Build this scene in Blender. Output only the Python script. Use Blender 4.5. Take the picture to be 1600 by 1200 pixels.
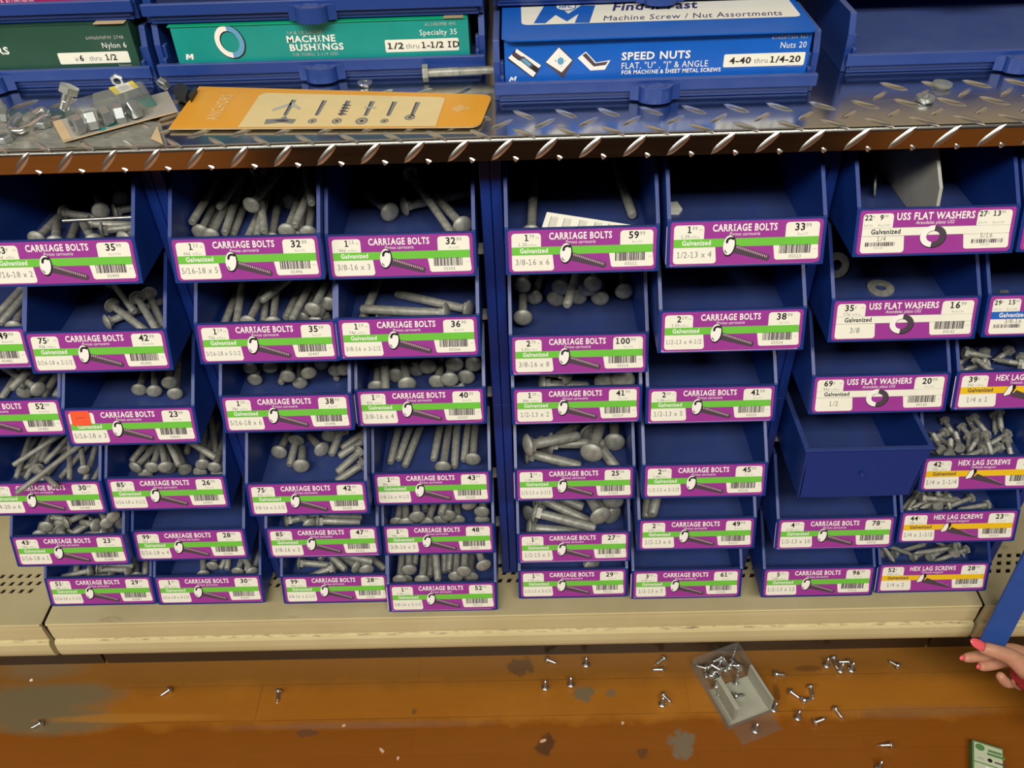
import bpy, bmesh, math, random
from mathutils import Vector, Matrix, Quaternion
for o in list(bpy.data.objects): bpy.data.objects.remove(o, do_unlink=True)
scene = bpy.context.scene
C = scene.collection

# ------------------------------------------------------------------ camera
CAM = Vector((0.0393, -0.6722, 1.1568))
RIGHT = Vector((0.99956623, -0.00380674, -0.02920389))
DOWN = Vector((-0.02461447, -0.6524442, -0.75743693))
FWD = Vector((-0.01617054, 0.75782721, -0.65225488))
FPX = 1350.0
cam_data = bpy.data.cameras.new('camera')
cam_data.sensor_width = 36.0
cam_data.lens = FPX / 1600.0 * 36.0
cam_data.clip_start = 0.01
cam = bpy.data.objects.new('camera', cam_data)
cam.matrix_world = Matrix(((RIGHT.x, -DOWN.x, -FWD.x, CAM.x), (RIGHT.y, -DOWN.y, -FWD.y, CAM.y),
                           (RIGHT.z, -DOWN.z, -FWD.z, CAM.z), (0, 0, 0, 1)))
C.objects.link(cam)
scene.camera = cam

# ------------------------------------------------------------------ light
world = bpy.data.worlds.new('shop_air')
scene.world = world
world.use_nodes = True
world.node_tree.nodes['Background'].inputs[0].default_value = (1.0, 0.9, 0.76, 1)
world.node_tree.nodes['Background'].inputs[1].default_value = 0.03
def area(name, loc, target, sx, sy, power, col):
    d = bpy.data.lights.new(name, 'AREA'); d.shape = 'RECTANGLE'
    d.size = sx; d.size_y = sy; d.energy = power; d.color = col
    o = bpy.data.objects.new(name, d); o.location = loc
    o.rotation_euler = (Vector(target) - Vector(loc)).to_track_quat('-Z', 'Y').to_euler()
    C.objects.link(o); return o
area('ceiling_tube_light', (0.1, -2.05, 2.82), (0.1, -0.9, 0.6), 2.6, 0.5, 108, (1.0, 0.945, 0.82))
area('ceiling_tube_light', (-2.9, -2.05, 2.82), (-2.4, -0.9, 0.4), 2.2, 0.5, 48, (1.0, 0.945, 0.82))
scene.view_settings.view_transform = 'Standard'
scene.view_settings.look = 'None'
scene.view_settings.exposure = 0.0
scene.view_settings.gamma = 1.0
scene.view_settings.use_curve_mapping = False

# ------------------------------------------------------------------ helpers
def ray(px, py): return RIGHT * ((px - 800) / FPX) + DOWN * ((py - 600) / FPX) + FWD
def at_z(px, py, z):
    d = ray(px, py); return CAM + d * ((z - CAM.z) / d.z)
def at_y(px, py, y):
    d = ray(px, py); return CAM + d * ((y - CAM.y) / d.y)
def at_d(px, py, dist): return CAM + ray(px, py) * dist

def srgb(r, g, b):
    f = lambda c: (c / 255) / 12.92 if c / 255 <= 0.04045 else ((c / 255 + 0.055) / 1.055) ** 2.4
    return (f(r), f(g), f(b), 1)

class N:
    """small node-tree helper"""
    def __init__(s, name):
        s.m = bpy.data.materials.new(name); s.m.use_nodes = True
        s.t = s.m.node_tree; s.b = s.t.nodes['Principled BSDF']; s.out = s.t.nodes['Material Output']
    def new(s, typ, **kw):
        n = s.t.nodes.new(typ)
        for k, v in kw.items():
            if k in n.bl_rna.properties: setattr(n, k, v)
        return n
    def link(s, a, b): s.t.links.new(a, b)
    def coord(s, kind='Object', scale=(1, 1, 1)):
        tc = s.new('ShaderNodeTexCoord'); mp = s.new('ShaderNodeMapping')
        mp.inputs['Scale'].default_value = scale
        s.link(tc.outputs[kind], mp.inputs[0]); return mp.outputs[0]
    def noise(s, vec, scale, detail=3, rough=0.55):
        n = s.new('ShaderNodeTexNoise'); n.inputs['Scale'].default_value = scale
        n.inputs['Detail'].default_value = detail; n.inputs['Roughness'].default_value = rough
        s.link(vec, n.inputs['Vector']); return n.outputs['Fac']
    def ramp(s, fac, stops):
        r = s.new('ShaderNodeValToRGB')
        while len(r.color_ramp.elements) < len(stops): r.color_ramp.elements.new(0.5)
        for e, (p, c) in zip(r.color_ramp.elements, stops): e.position = p; e.color = c
        s.link(fac, r.inputs[0]); return r.outputs[0]
    def mix(s, fac, a, b, mode='MIX'):
        n = s.new('ShaderNodeMix'); n.data_type = 'RGBA'; n.blend_type = mode
        for i, v in ((0, fac), (6, a), (7, b)):
            if hasattr(v, 'is_output') or isinstance(v, bpy.types.NodeSocket): s.link(v, n.inputs[i])
            else: n.inputs[i].default_value = v
        return n.outputs[2]
    def math(s, op, a, b=0.0):
        n = s.new('ShaderNodeMath'); n.operation = op
        for i, v in ((0, a), (1, b)):
            if isinstance(v, bpy.types.NodeSocket): s.link(v, n.inputs[i])
            else: n.inputs[i].default_value = v
        return n.outputs[0]
    def bump(s, h, strength=0.3, dist=0.001):
        n = s.new('ShaderNodeBump'); n.inputs['Strength'].default_value = strength
        n.inputs['Distance'].default_value = dist
        s.link(h, n.inputs['Height']); s.link(n.outputs[0], s.b.inputs['Normal'])
    def set(s, col=None, rough=None, metal=None, spec=None):
        if col is not None:
            if isinstance(col, bpy.types.NodeSocket): s.link(col, s.b.inputs['Base Color'])
            else: s.b.inputs['Base Color'].default_value = col
        if rough is not None:
            if isinstance(rough, bpy.types.NodeSocket): s.link(rough, s.b.inputs['Roughness'])
            else: s.b.inputs['Roughness'].default_value = rough
        if metal is not None: s.b.inputs['Metallic'].default_value = metal
        if spec is not None: s.b.inputs['Specular IOR Level'].default_value = spec
        return s

M = {}
def mat_flat(name, col, rough=0.5, metal=0.0, spec=0.5, var=0.06, scale=40):
    n = N(name); v = n.coord('Object')
    f = n.noise(v, scale)
    lo = tuple(c * (1 - var) for c in col[:3]) + (1,); hi = tuple(min(1, c * (1 + var)) for c in col[:3]) + (1,)
    n.set(n.ramp(f, [(0.3, lo), (0.7, hi)]), rough, metal, spec); M[name] = n.m; return n.m

# blue injection-moulded plastic, pale dust lying on whatever faces up
def mat_blue(name, base, dust, amount, rough):
    n = N(name); v = n.coord('Object')
    g = n.new('ShaderNodeNewGeometry'); sp = n.new('ShaderNodeSeparateXYZ'); n.link(g.outputs['Normal'], sp.inputs[0])
    up = n.new('ShaderNodeMapRange'); up.inputs[1].default_value = 0.72; up.inputs[2].default_value = 0.98
    n.link(sp.outputs['Z'], up.inputs[0])
    nz = n.noise(v, 30, 4); nm = n.math('MULTIPLY_ADD', nz, 0.9); 
    nm.node.inputs[2].default_value = 0.5
    f = n.math('MULTIPLY', up.outputs[0], nm); f = n.math('MULTIPLY', f, amount)
    n.set(n.mix(f, base, dust), rough, 0, 0.62)
    n.bump(n.noise(v, 700, 2), 0.08, 0.0004)
    M[name] = n.m; return n.m
mat_blue('blue_plastic', (0.0035, 0.032, 0.225, 1), (0.066, 0.078, 0.135, 1), 0.46, 0.40)
mat_blue('rack_blue', (0.003, 0.027, 0.21, 1), (0.10, 0.13, 0.25, 1), 0.15, 0.45)
mat_blue('tray_blue', (0.010, 0.045, 0.25, 1), (0.16, 0.19, 0.33, 1), 0.36, 0.38)
mat_flat('strip_blue', (0.022, 0.085, 0.36, 1), 0.45)
# printed inks and papers
mat_flat('ink_purple', (0.34, 0.045, 0.32, 1), 0.32, var=0.04)
mat_flat('paper_cream', (0.86, 0.85, 0.76, 1), 0.38, var=0.02)
mat_flat('ink_green', (0.16, 0.55, 0.06, 1), 0.34, var=0.02)
mat_flat('ink_yellow', (0.84, 0.53, 0.015, 1), 0.34, var=0.02)
mat_flat('ink_blue', (0.02, 0.13, 0.55, 1), 0.34, var=0.02)
mat_flat('ink_white', (0.90, 0.88, 0.86, 1), 0.4, var=0.01)
mat_flat('ink_black', (0.015, 0.012, 0.016, 1), 0.4)
mat_flat('ink_grey', (0.24, 0.23, 0.22, 1), 0.4, var=0.02)
mat_flat('ink_palegrey', (0.46, 0.45, 0.42, 1), 0.4, var=0.02)
mat_flat('ink_pink', (0.75, 0.42, 0.62, 1), 0.4, var=0.02)
mat_flat('ink_charcoal', (0.075, 0.055, 0.075, 1), 0.4, var=0.02)
mat_flat('sticker_orange', (0.90, 0.11, 0.04, 1), 0.45, var=0.03)
mat_flat('sticker_yellow', (0.85, 0.68, 0.04, 1), 0.4, var=0.03)
# metals
n = N('galvanized'); v = n.coord('Object')
f = n.noise(v, 160, 4, 0.6)
n.set(n.ramp(f, [(0.25, (0.21, 0.215, 0.20, 1)), (0.75, (0.42, 0.42, 0.385, 1))]), 0.5, 0.35, 0.4)
n.bump(n.noise(v, 500, 3), 0.25, 0.0006); M['galvanized'] = n.m
n = N('galvanized_thread'); v = n.coord('Object')
f = n.noise(v, 160, 4, 0.6)
w = n.new('ShaderNodeTexWave'); w.bands_direction = 'X'; w.inputs['Scale'].default_value = 210; n.link(v, w.inputs['Vector'])
n.set(n.ramp(f, [(0.25, (0.20, 0.205, 0.19, 1)), (0.75, (0.40, 0.40, 0.365, 1))]), 0.5, 0.35, 0.4)
n.bump(w.outputs['Fac'], 0.30, 0.0007); M['galvanized_thread'] = n.m
mat_flat('zinc', (0.80, 0.81, 0.80, 1), 0.27, 0.95)
mat_flat('dull_zinc', (0.52, 0.56, 0.58, 1), 0.36, 0.85)
mat_flat('rail_steel', (0.50, 0.50, 0.47, 1), 0.45, 0.25)
n = N('diamond_plate'); v = n.coord('Object', (3, 40, 40))
f = n.noise(v, 6, 3)
n.set(n.ramp(f, [(0.2, (0.62, 0.61, 0.58, 1)), (0.8, (0.72, 0.71, 0.68, 1))]), n.math('MULTIPLY_ADD', f, 0.08), 1.0)
n.b.inputs['Roughness'].links[0].from_node.inputs[2].default_value = 0.14
M['diamond_plate'] = n.m
mat_flat('plate_lug', (0.84, 0.83, 0.80, 1), 0.30, 1.0, var=0.04)
# painted steel shelf base: cream enamel with scuffs and grime in the grooves
n = N('cream_enamel'); v = n.coord('Object'); vs = n.coord('Object', (14, 30, 30))
f1 = n.noise(vs, 4, 5, 0.65); f2 = n.noise(v, 9, 4)
base = n.ramp(f2, [(0.25, (0.40, 0.335, 0.190, 1)), (0.75, (0.50, 0.43, 0.26, 1))])
grime = n.ramp(f1, [(0.68, (0, 0, 0, 1)), (0.80, (1, 1, 1, 1))])
n.set(n.mix(n.math('MULTIPLY', grime, 0.55), base, (0.17, 0.125, 0.07, 1)), 0.42, 0, 0.5); M['cream_enamel'] = n.m
sm_ = n.noise(n.coord('Object', (9, 13, 13)), 1.6, 6, 0.72)
old_ = n.b.inputs['Base Color'].links[0].from_socket
n.set(n.mix(n.ramp(sm_, [(0.60, (0, 0, 0, 1)), (0.72, (0.7, 0.7, 0.7, 1))]), old_, (0.20, 0.145, 0.075, 1)))
n = N('trim_enamel'); v = n.coord('Object'); vs = n.coord('Object', (20, 40, 40))
f1 = n.noise(vs, 4, 5, 0.65); f2 = n.noise(v, 9, 4)
base = n.ramp(f2, [(0.25, (0.58, 0.49, 0.265, 1)), (0.75, (0.68, 0.59, 0.345, 1))])
n.set(n.mix(n.ramp(f1, [(0.70, (0, 0, 0, 1)), (0.80, (0.6, 0.6, 0.6, 1))]), base, (0.17, 0.125, 0.07, 1)), 0.40, 0, 0.5); M['trim_enamel'] = n.m
n = N('scuffed_enamel'); v = n.coord('Object'); vs = n.coord('Object', (12, 60, 60))
f1 = n.noise(vs, 5, 5, 0.7); f2 = n.noise(v, 9, 4)
base = n.ramp(f2, [(0.25, (0.55, 0.46, 0.25, 1)), (0.75, (0.66, 0.57, 0.33, 1))])
grime = n.ramp(f1, [(0.50, (0, 0, 0, 1)), (0.68, (1, 1, 1, 1))])
n.set(n.mix(n.math('MULTIPLY', grime, 0.8), base, (0.10, 0.07, 0.04, 1)), 0.5, 0, 0.4); M['scuffed_enamel'] = n.m
mat_flat('dark_void', (0.012, 0.009, 0.007, 1), 0.9)
mat_flat('kick_brown', (0.035, 0.020, 0.010, 1), 0.22)
mat_flat('back_cream', (0.36, 0.29, 0.19, 1), 0.6)
mat_flat('card_grey', (0.42, 0.40, 0.36, 1), 0.5)
mat_flat('card_tan', (0.62, 0.46, 0.28, 1), 0.6)
mat_flat('card_teal', (0.02, 0.36, 0.34, 1), 0.5)
mat_flat('card_orange', (0.80, 0.36, 0.025, 1), 0.35, var=0.03)
mat_flat('card_cream', (0.80, 0.62, 0.31, 1), 0.35, var=0.03)
mat_flat('card_palegold', (0.82, 0.55, 0.22, 1), 0.35, var=0.03)
mat_flat('board_brown', (0.42, 0.33, 0.20, 1), 0.7)
mat_flat('box_green', (0.020, 0.075, 0.050, 1), 0.3)
mat_flat('box_teal', (0.005, 0.29, 0.27, 1), 0.33)
mat_flat('box_tealtop', (0.005, 0.40, 0.22, 1), 0.33)
mat_flat('box_blue', (0.008, 0.115, 0.55, 1), 0.3)
mat_flat('box_navy', (0.02, 0.03, 0.10, 1), 0.35)
mat_flat('box_magenta', (0.36, 0.015, 0.12, 1), 0.33)
mat_flat('ink_navy', (0.03, 0.03, 0.16, 1), 0.4)
mat_flat('ink_steelblue', (0.12, 0.36, 0.60, 1), 0.4)
mat_flat('insert_grey', (0.38, 0.38, 0.31, 1), 0.45)
mat_flat('divider_grey', (0.40, 0.40, 0.37, 1), 0.5)
mat_flat('black_rubber', (0.03, 0.028, 0.026, 1), 0.5)
mat_flat('pale_plastic', (0.62, 0.63, 0.57, 1), 0.45)
mat_flat('carton_green', (0.09, 0.22, 0.08, 1), 0.45)
mat_flat('carton_mint', (0.50, 0.56, 0.40, 1), 0.45)
mat_flat('wood_chip', (0.62, 0.40, 0.27, 1), 0.7)
mat_flat('sleeve_red', (0.30, 0.012, 0.016, 1), 0.85, var=0.2, scale=300)
mat_flat('nail_pink', (0.80, 0.115, 0.14, 1), 0.22, var=0.02)
n = N('skin'); v = n.coord('Object')
n.set(n.ramp(n.noise(v, 60, 3), [(0.3, (0.50, 0.235, 0.15, 1)), (0.7, (0.60, 0.31, 0.205, 1))]), 0.45, 0, 0.4)
n.b.inputs['Subsurface Weight'].default_value = 0.08; n.b.inputs['Subsurface Radius'].default_value = (0.006, 0.003, 0.002)
M['skin'] = n.m
def mat_clear(name, tint, opac, rough=0.08):
    n = N(name)
    tr = n.new('ShaderNodeBsdfTransparent'); tr.inputs[0].default_value = tint
    n.set((0.40, 0.41, 0.39, 1), rough, 0, 0.8)
    lw = n.new('ShaderNodeLayerWeight'); lw.inputs[0].default_value = 0.35
    fac = n.math('MULTIPLY_ADD', lw.outputs['Facing'], 0.35); fac.node.inputs[2].default_value = opac
    mx = n.new('ShaderNodeMixShader'); n.link(fac, mx.inputs[0]); n.link(tr.outputs[0], mx.inputs[1]); n.link(n.b.outputs[0], mx.inputs[2])
    n.link(mx.outputs[0], n.out.inputs[0]); M[name] = n.m
mat_clear('clear_plastic', (0.96, 0.97, 0.96, 1), 0.035)
mat_clear('film', (0.97, 0.97, 0.95, 1), 0.16, 0.25)
mat_clear('cloudy_plastic', (0.9, 0.92, 0.88, 1), 0.22, 0.2)

# ------------------------------------------------------------------ mesh helpers
class MB:
    """collects polygons with material slots; build() makes ONE mesh object"""
    def __init__(s): s.v = []; s.f = []; s.mi = []; s.sm = []; s.mats = []
    def slot(s, m):
        if m not in s.mats: s.mats.append(m)
        return s.mats.index(m)
    def add(s, verts, faces, m, smooth=False):
        b = len(s.v); s.v += [tuple(p) for p in verts]; k = s.slot(m)
        for f in faces: s.f.append(tuple(b + i for i in f)); s.mi.append(k); s.sm.append(smooth)
    def box(s, x0, x1, y0, y1, z0, z1, m, xf=None):
        vs = [Vector((x, y, z)) for z in (z0, z1) for y in (y0, y1) for x in (x0, x1)]
        if xf: vs = [xf @ p for p in vs]
        s.add(vs, [(0, 2, 3, 1), (4, 5, 7, 6), (0, 1, 5, 4), (1, 3, 7, 5), (3, 2, 6, 7), (2, 0, 4, 6)], m)
    def prism(s, poly, a, b, m, smooth=False, caps=True):
        """poly: list of 3d points (CCW seen from +b side); extruded by vectors a->b"""
        n_ = len(poly); A = [Vector(p) + Vector(a) for p in poly]; B = [Vector(p) + Vector(b) for p in poly]
        fs = [(i, (i + 1) % n_, n_ + (i + 1) % n_, n_ + i) for i in range(n_)]
        s.add(A + B, fs, m, smooth)
        if caps: s.add(A, [tuple(range(n_))[::-1]], m); s.add(B, [tuple(range(n_))], m)
    def lathe(s, prof, m, seg=16, xf=None, smooth=True, axis='X'):
        """prof: list of (along, radius)"""
        vs = []; fs = []
        for a, r in prof:
            for i in range(seg):
                t = 2 * math.pi * i / seg
                p = Vector((a, r * math.cos(t), r * math.sin(t))) if axis == 'X' else Vector((r * math.cos(t), r * math.sin(t), a))
                vs.append(xf @ p if xf else p)
        for j in range(len(prof) - 1):
            for i in range(seg):
                k = (i + 1) % seg
                fs.append((j * seg + i, j * seg + k, (j + 1) * seg + k, (j + 1) * seg + i))
        fs = [f[::-1] for f in fs] if axis == 'X' else fs
        s.add(vs, fs, m, smooth)
        s.add(vs[:seg], [tuple(range(seg))], m); s.add(vs[-seg:], [tuple(range(seg))[::-1]], m)
    def tube(s, pts, r, m, seg=8):
        pts = [Vector(p) for p in pts]; vs = []; fs = []
        nrm = None
        for i, p in enumerate(pts):
            d = (pts[min(i + 1, len(pts) - 1)] - pts[max(i - 1, 0)]).normalized()
            if nrm is None: nrm = d.orthogonal().normalized()
            else: nrm = (nrm - d * nrm.dot(d)).normalized()
            bn = d.cross(nrm); rr = r[i] if isinstance(r, (list, tuple)) else r
            for k in range(seg):
                t = 2 * math.pi * k / seg; vs.append(p + nrm * (rr * math.cos(t)) + bn * (rr * math.sin(t)))
        for i in range(len(pts) - 1):
            for k in range(seg):
                q = (k + 1) % seg; fs.append((i * seg + k, i * seg + q, (i + 1) * seg + q, (i + 1) * seg + k))
        s.add(vs, fs, m, True)
        s.add(vs[:seg], [tuple(range(seg))[::-1]], m); s.add(vs[-seg:], [tuple(range(seg))], m)
    def mesh(s, name):
        me = bpy.data.meshes.new(name)
        me.from_pydata(s.v, [], s.f)
        for m in s.mats: me.materials.append(M[m])
        me.polygons.foreach_set('material_index', s.mi); me.polygons.foreach_set('use_smooth', s.sm)
        me.update(); return me
    def fix(s, me):
        bm = bmesh.new(); bm.from_mesh(me); bmesh.ops.recalc_face_normals(bm, faces=bm.faces); bm.to_mesh(me); bm.free()
    def build(s, name, parent=None, fix=False):
        me = s.mesh(name)
        if fix: s.fix(me)
        return link(name, me, parent)

def link(name, me, parent=None):
    o = bpy.data.objects.new(name, me); C.objects.link(o)
    if parent is not None: o.parent = parent
    return o
def tag(o, label=None, cat=None, group=None, kind=None):
    if label: o['label'] = label
    if cat: o['category'] = cat
    if group: o['group'] = group
    if kind: o['kind'] = kind
    return o
def thing(name, loc, label, cat, group=None, rz=0.0):
    o = bpy.data.objects.new(name, None); o.empty_display_size = 0.02; C.objects.link(o)
    o.location = loc; o.rotation_euler = (0, 0, rz)
    return tag(o, label, cat, group)
def bevel(o, w, seg=2, ang=0.6):
    b = o.modifiers.new('bevel', 'BEVEL'); b.width = w; b.segments = seg; b.limit_method = 'ANGLE'; b.angle_limit = ang
    return o

# ------------------------------------------------------------------ lettering
_txt = {}; _gl = {}
def _raw(body, bold):
    key = (body, bold)
    if key not in _gl:
        c = bpy.data.curves.new('lettering', 'FONT'); c.body = body; c.size = 1.0; c.resolution_u = 2
        c.offset = 0.026 if bold else 0.0
        o = bpy.data.objects.new('lettering', c); C.objects.link(o)
        bpy.context.view_layer.update()
        me = bpy.data.meshes.new_from_object(o.evaluated_get(bpy.context.evaluated_depsgraph_get()))
        _gl[key] = ([(p.co.x, p.co.y) for p in me.vertices], [tuple(f.vertices) for f in me.polygons])
        bpy.data.objects.remove(o); bpy.data.curves.remove(c); bpy.data.meshes.remove(me)
    return _gl[key]
def _right(body, bold):
    v = _raw(body, bold)[0]; return max(p[0] for p in v)
_own = {}
def glyph(ch, bold):
    """vertices, faces and advance of one letter; 1 and I get the flag and the feet the printed labels give them"""
    key = (ch, bold)
    if key in _own: return _own[key]
    cap = max(p[1] for p in _raw('H', bold)[0]); st = 0.135 if bold else 0.085
    if ch == ' ': r = ([], [], 0.30)
    elif ch == '1' or (ch == 'I' and bold):
        w = 0.46 if ch == '1' else 0.42; m = w / 2
        v = [(m - st / 2, 0), (m + st / 2, 0), (m + st / 2, cap), (m - st / 2, cap), (0.05, 0), (w - 0.01, 0), (w - 0.01, st * .8), (0.05, st * .8)]
        f = [(0, 1, 2, 3), (4, 5, 6, 7)]
        if ch == '1': v += [(0.04, cap * 0.80), (m, cap * 0.86), (m, cap), (m - st * .4, cap), (0.04, cap * 0.80 + st * .7)]; f += [(8, 9, 10, 11, 12)]
        else: v += [(0.05, cap - st * .8), (w - 0.01, cap - st * .8), (w - 0.01, cap), (0.05, cap)]; f += [(8, 9, 10, 11)]
        r = (v, f, w + 0.06)
    else:
        v, f = _raw(ch, bold)
        r = (v, f, _right('H' + ch + 'H', bold) - _right('HH', bold))
    _own[key] = r; return r
def text_geo(s, bold=False, slant=0.0):
    key = (s, bold, slant)
    if key not in _txt:
        vs = []; fs = []; x = 0.0
        for ch in s:
            v, f, adv = glyph(ch, bold); b_ = len(vs)
            vs += [(x + px + slant * py, py) for px, py in v]; fs += [tuple(b_ + i for i in q) for q in f]
            x += adv * 1.02 + (0.035 if bold else 0.02)
        x0 = min(q[0] for q in vs); x1 = max(q[0] for q in vs)
        _txt[key] = ([(q[0] - x0, q[1]) for q in vs], fs, x1 - x0)
    return _txt[key]
class Face:
    """a flat printed face: u to the right, v downwards (metres from the top left), layers stacked along its normal"""
    def __init__(s, mb, origin, ux, vy, nrm):
        s.mb = mb; s.o = Vector(origin); s.u = Vector(ux).normalized(); s.v = Vector(vy).normalized(); s.n = Vector(nrm).normalized()
    def p(s, u, v, h): return s.o + s.u * u + s.v * v + s.n * h
    def poly(s, pts, m, h):
        a = sum(pts[i][0] * pts[(i + 1) % len(pts)][1] - pts[(i + 1) % len(pts)][0] * pts[i][1] for i in range(len(pts)))
        if a > 0: pts = pts[::-1]
        s.mb.add([s.p(u, v, h) for u, v in pts], [tuple(range(len(pts)))], m)
    def rrect(s, u0, u1, v0, v1, r, m, h, corners=(1, 1, 1, 1), slant=0.0):
        pts = []
        for (cu, cv, a0), on in zip(((u1 - r, v0 + r, -90), (u1 - r, v1 - r, 0), (u0 + r, v1 - r, 90), (u0 + r, v0 + r, 180)), corners):
            if on:
                for k in range(5):
                    t = math.radians(a0 + 22.5 * k); pts.append((cu + r * math.cos(t), cv + r * math.sin(t)))
            else:
                pts.append({-90: (u1, v0), 0: (u1, v1), 90: (u0, v1), 180: (u0, v0)}[a0])
        pts = [(u + slant * (v - v1) * (1 if u > (u0 + u1) / 2 else 0), v) for u, v in pts]
        s.poly(pts, m, h)
    def ellipse(s, cu, cv, ru, rv, m, h, rot=0.0, a0=0, a1=360, ring=None, seg=20):
        full = abs(a1 - a0) >= 360; k = seg if full else seg + 1
        T = [math.radians(a0 + (a1 - a0) * i / seg) for i in range(k)]; cr, sr = math.cos(rot), math.sin(rot)
        f = lambda t, q: (cu + q * ru * math.cos(t) * cr - q * rv * math.sin(t) * sr, cv + q * ru * math.cos(t) * sr + q * rv * math.sin(t) * cr)
        if ring is None:
            s.poly([f(t, 1) for t in T], m, h)
        else:
            O = [f(t, 1) for t in T]; I_ = [f(t, ring) for t in T]
            vs = [s.p(u, v, h) for u, v in O + I_]
            s.mb.add(vs, [(i, k + i, k + (i + 1) % k, (i + 1) % k) for i in range(k if full else k - 1)], m)
    def text(s, txt, u, v, size, m, h, bold=False, slant=0.0, align='l', width=None):
        """v is the baseline; size the capital height; width squeezes the line to fit"""
        vs, fs, w = text_geo(txt, bold, slant)
        k = size / 0.70; kx = k if width is None else width / w
        off = {'l': 0, 'c': -w * kx / 2, 'r': -w * kx}[align]
        s.mb.add([s.p(u + off + x * kx, v - y * k, h) for x, y in vs], [f for f in fs], m)
    def bars(s, u0, u1, v0, v1, m, h, seed):
        rnd = random.Random(seed); u = u0
        while u < u1:
            w = rnd.choice((0.0004, 0.0004, 0.0008, 0.0012)); s.poly([(u, v0), (min(u + w, u1), v0), (min(u + w, u1), v1), (u, v1)], m, h)
            u += w + rnd.choice((0.0004, 0.0005, 0.0009))

# ------------------------------------------------------------------ setting
n = N('wood_floor'); tc = n.new('ShaderNodeTexCoord')
def obj_map(scale, loc=(0, 0, 0)):
    mp = n.new('ShaderNodeMapping'); mp.inputs['Scale'].default_value = scale; mp.inputs['Location'].default_value = loc
    n.link(tc.outputs['Object'], mp.inputs[0]); return mp.outputs[0]
plain = obj_map((1, 1, 1))
grain = n.noise(obj_map((5, 90, 1)), 3, 5, 0.6)
blot = n.noise(plain, 6, 4, 0.6)
bk = n.new('ShaderNodeTexBrick'); n.link(obj_map((1, 1, 1), (0.13, 0.0505, 0)), bk.inputs['Vector'])
bk.offset = 0.37; bk.inputs['Scale'].default_value = 1.0; bk.inputs['Brick Width'].default_value = 0.62; bk.inputs['Row Height'].default_value = 0.0555
bk.inputs['Mortar Size'].default_value = 0.0007; bk.inputs['Mortar Smooth'].default_value = 0.4; bk.inputs['Bias'].default_value = 0.0
bk.inputs['Color1'].default_value = (0.365, 0.143, 0.016, 1); bk.inputs['Color2'].default_value = (0.30, 0.106, 0.010, 1); bk.inputs['Mortar'].default_value = (0.17, 0.06, 0.010, 1)
col = n.mix(n.math('MULTIPLY', grain, 0.55), bk.outputs['Color'], (0.27, 0.080, 0.006, 1))
col = n.mix(n.ramp(blot, [(0.45, (0, 0, 0, 1)), (0.75, (0.5, 0.5, 0.5, 1))]), col, (0.42, 0.172, 0.020, 1))
# the board along the shelf keeps its pale finish and turns darker brown towards the kick plate; the next board is redder
sxyz = n.new('ShaderNodeSeparateXYZ'); n.link(plain, sxyz.inputs[0])
wob = n.noise(plain, 14, 4, 0.65); wobc = n.math('MULTIPLY_ADD', wob, 0.05); wobc.node.inputs[2].default_value = -0.025
yy = n.math('ADD', sxyz.outputs['Y'], wobc)
wob2 = n.noise(plain, 75, 4, 0.6)
def band(lo, hi):
    r = n.new('ShaderNodeMapRange'); r.inputs[1].default_value = lo; r.inputs[2].default_value = hi; n.link(yy, r.inputs[0]); return r.outputs[0]
col = n.mix(n.math('MULTIPLY', band(-0.012, 0.016), 0.62), col, (0.165, 0.078, 0.016, 1))
col = n.mix(n.math('MULTIPLY', band(-0.052, -0.066), 0.80), col, n.mix(grain, (0.235, 0.066, 0.003, 1), (0.175, 0.045, 0.002, 1)))
def patch(px, py, rx, ry, colr, op, soft=0.35):
    global col
    p = at_z(px, py, 0.0)
    mp = n.new('ShaderNodeVectorMath'); mp.operation = 'SUBTRACT'; n.link(plain, mp.inputs[0]); mp.inputs[1].default_value = (p.x, p.y, 0)
    sc = n.new('ShaderNodeVectorMath'); sc.operation = 'MULTIPLY'; n.link(mp.outputs[0], sc.inputs[0]); sc.inputs[1].default_value = (1 / rx, 1 / ry, 0)
    ln = n.new('ShaderNodeVectorMath'); ln.operation = 'LENGTH'; n.link(sc.outputs[0], ln.inputs[0])
    big = rx > 0.03
    d = n.math('ADD', ln.outputs['Value'], n.math('MULTIPLY_ADD', wob if big else wob2, 1.1 if big else 2.2)); d.node.inputs[1].links[0].from_node.inputs[2].default_value = -0.55 if big else -1.05
    r = n.new('ShaderNodeMapRange'); r.inputs[1].default_value = 1 + soft / 2; r.inputs[2].default_value = 1 - soft / 2; n.link(d, r.inputs[0])
    col = n.mix(n.math('MULTIPLY', r.outputs[0], op), col, colr)
GREY = (0.165, 0.125, 0.066, 1)
patch(40, 1105, 0.095, 0.034, GREY, 0.95, 0.5); patch(105, 1085, 0.075, 0.018, GREY, 0.85, 0.5); patch(95, 1130, 0.07, 0.018, GREY, 0.85, 0.6); patch(70, 1045, 0.06, 0.016, GREY, 0.6, 0.7)
patch(813, 1042, 0.020, 0.014, (0.10, 0.055, 0.022, 1), 0.85); patch(913, 1084, 0.0135, 0.012, GREY, 0.95); patch(956, 1083, 0.009, 0.006, GREY, 0.7)
patch(1066, 1162, 0.019, 0.019, (0.17, 0.135, 0.09, 1), 0.97); patch(1004, 1178, 0.008, 0.008, (0.10, 0.045, 0.015, 1), 0.85); patch(852, 1165, 0.012, 0.016, (0.07, 0.03, 0.012, 1), 0.85)
patch(480, 1145, 0.016, 0.006, (0.10, 0.05, 0.03, 1), 0.7); patch(648, 1111, 0.004, 0.005, (0.08, 0.05, 0.03, 1), 0.6); patch(1262, 1045, 0.02, 0.005, (0.13, 0.05, 0.015, 1), 0.7)
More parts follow.
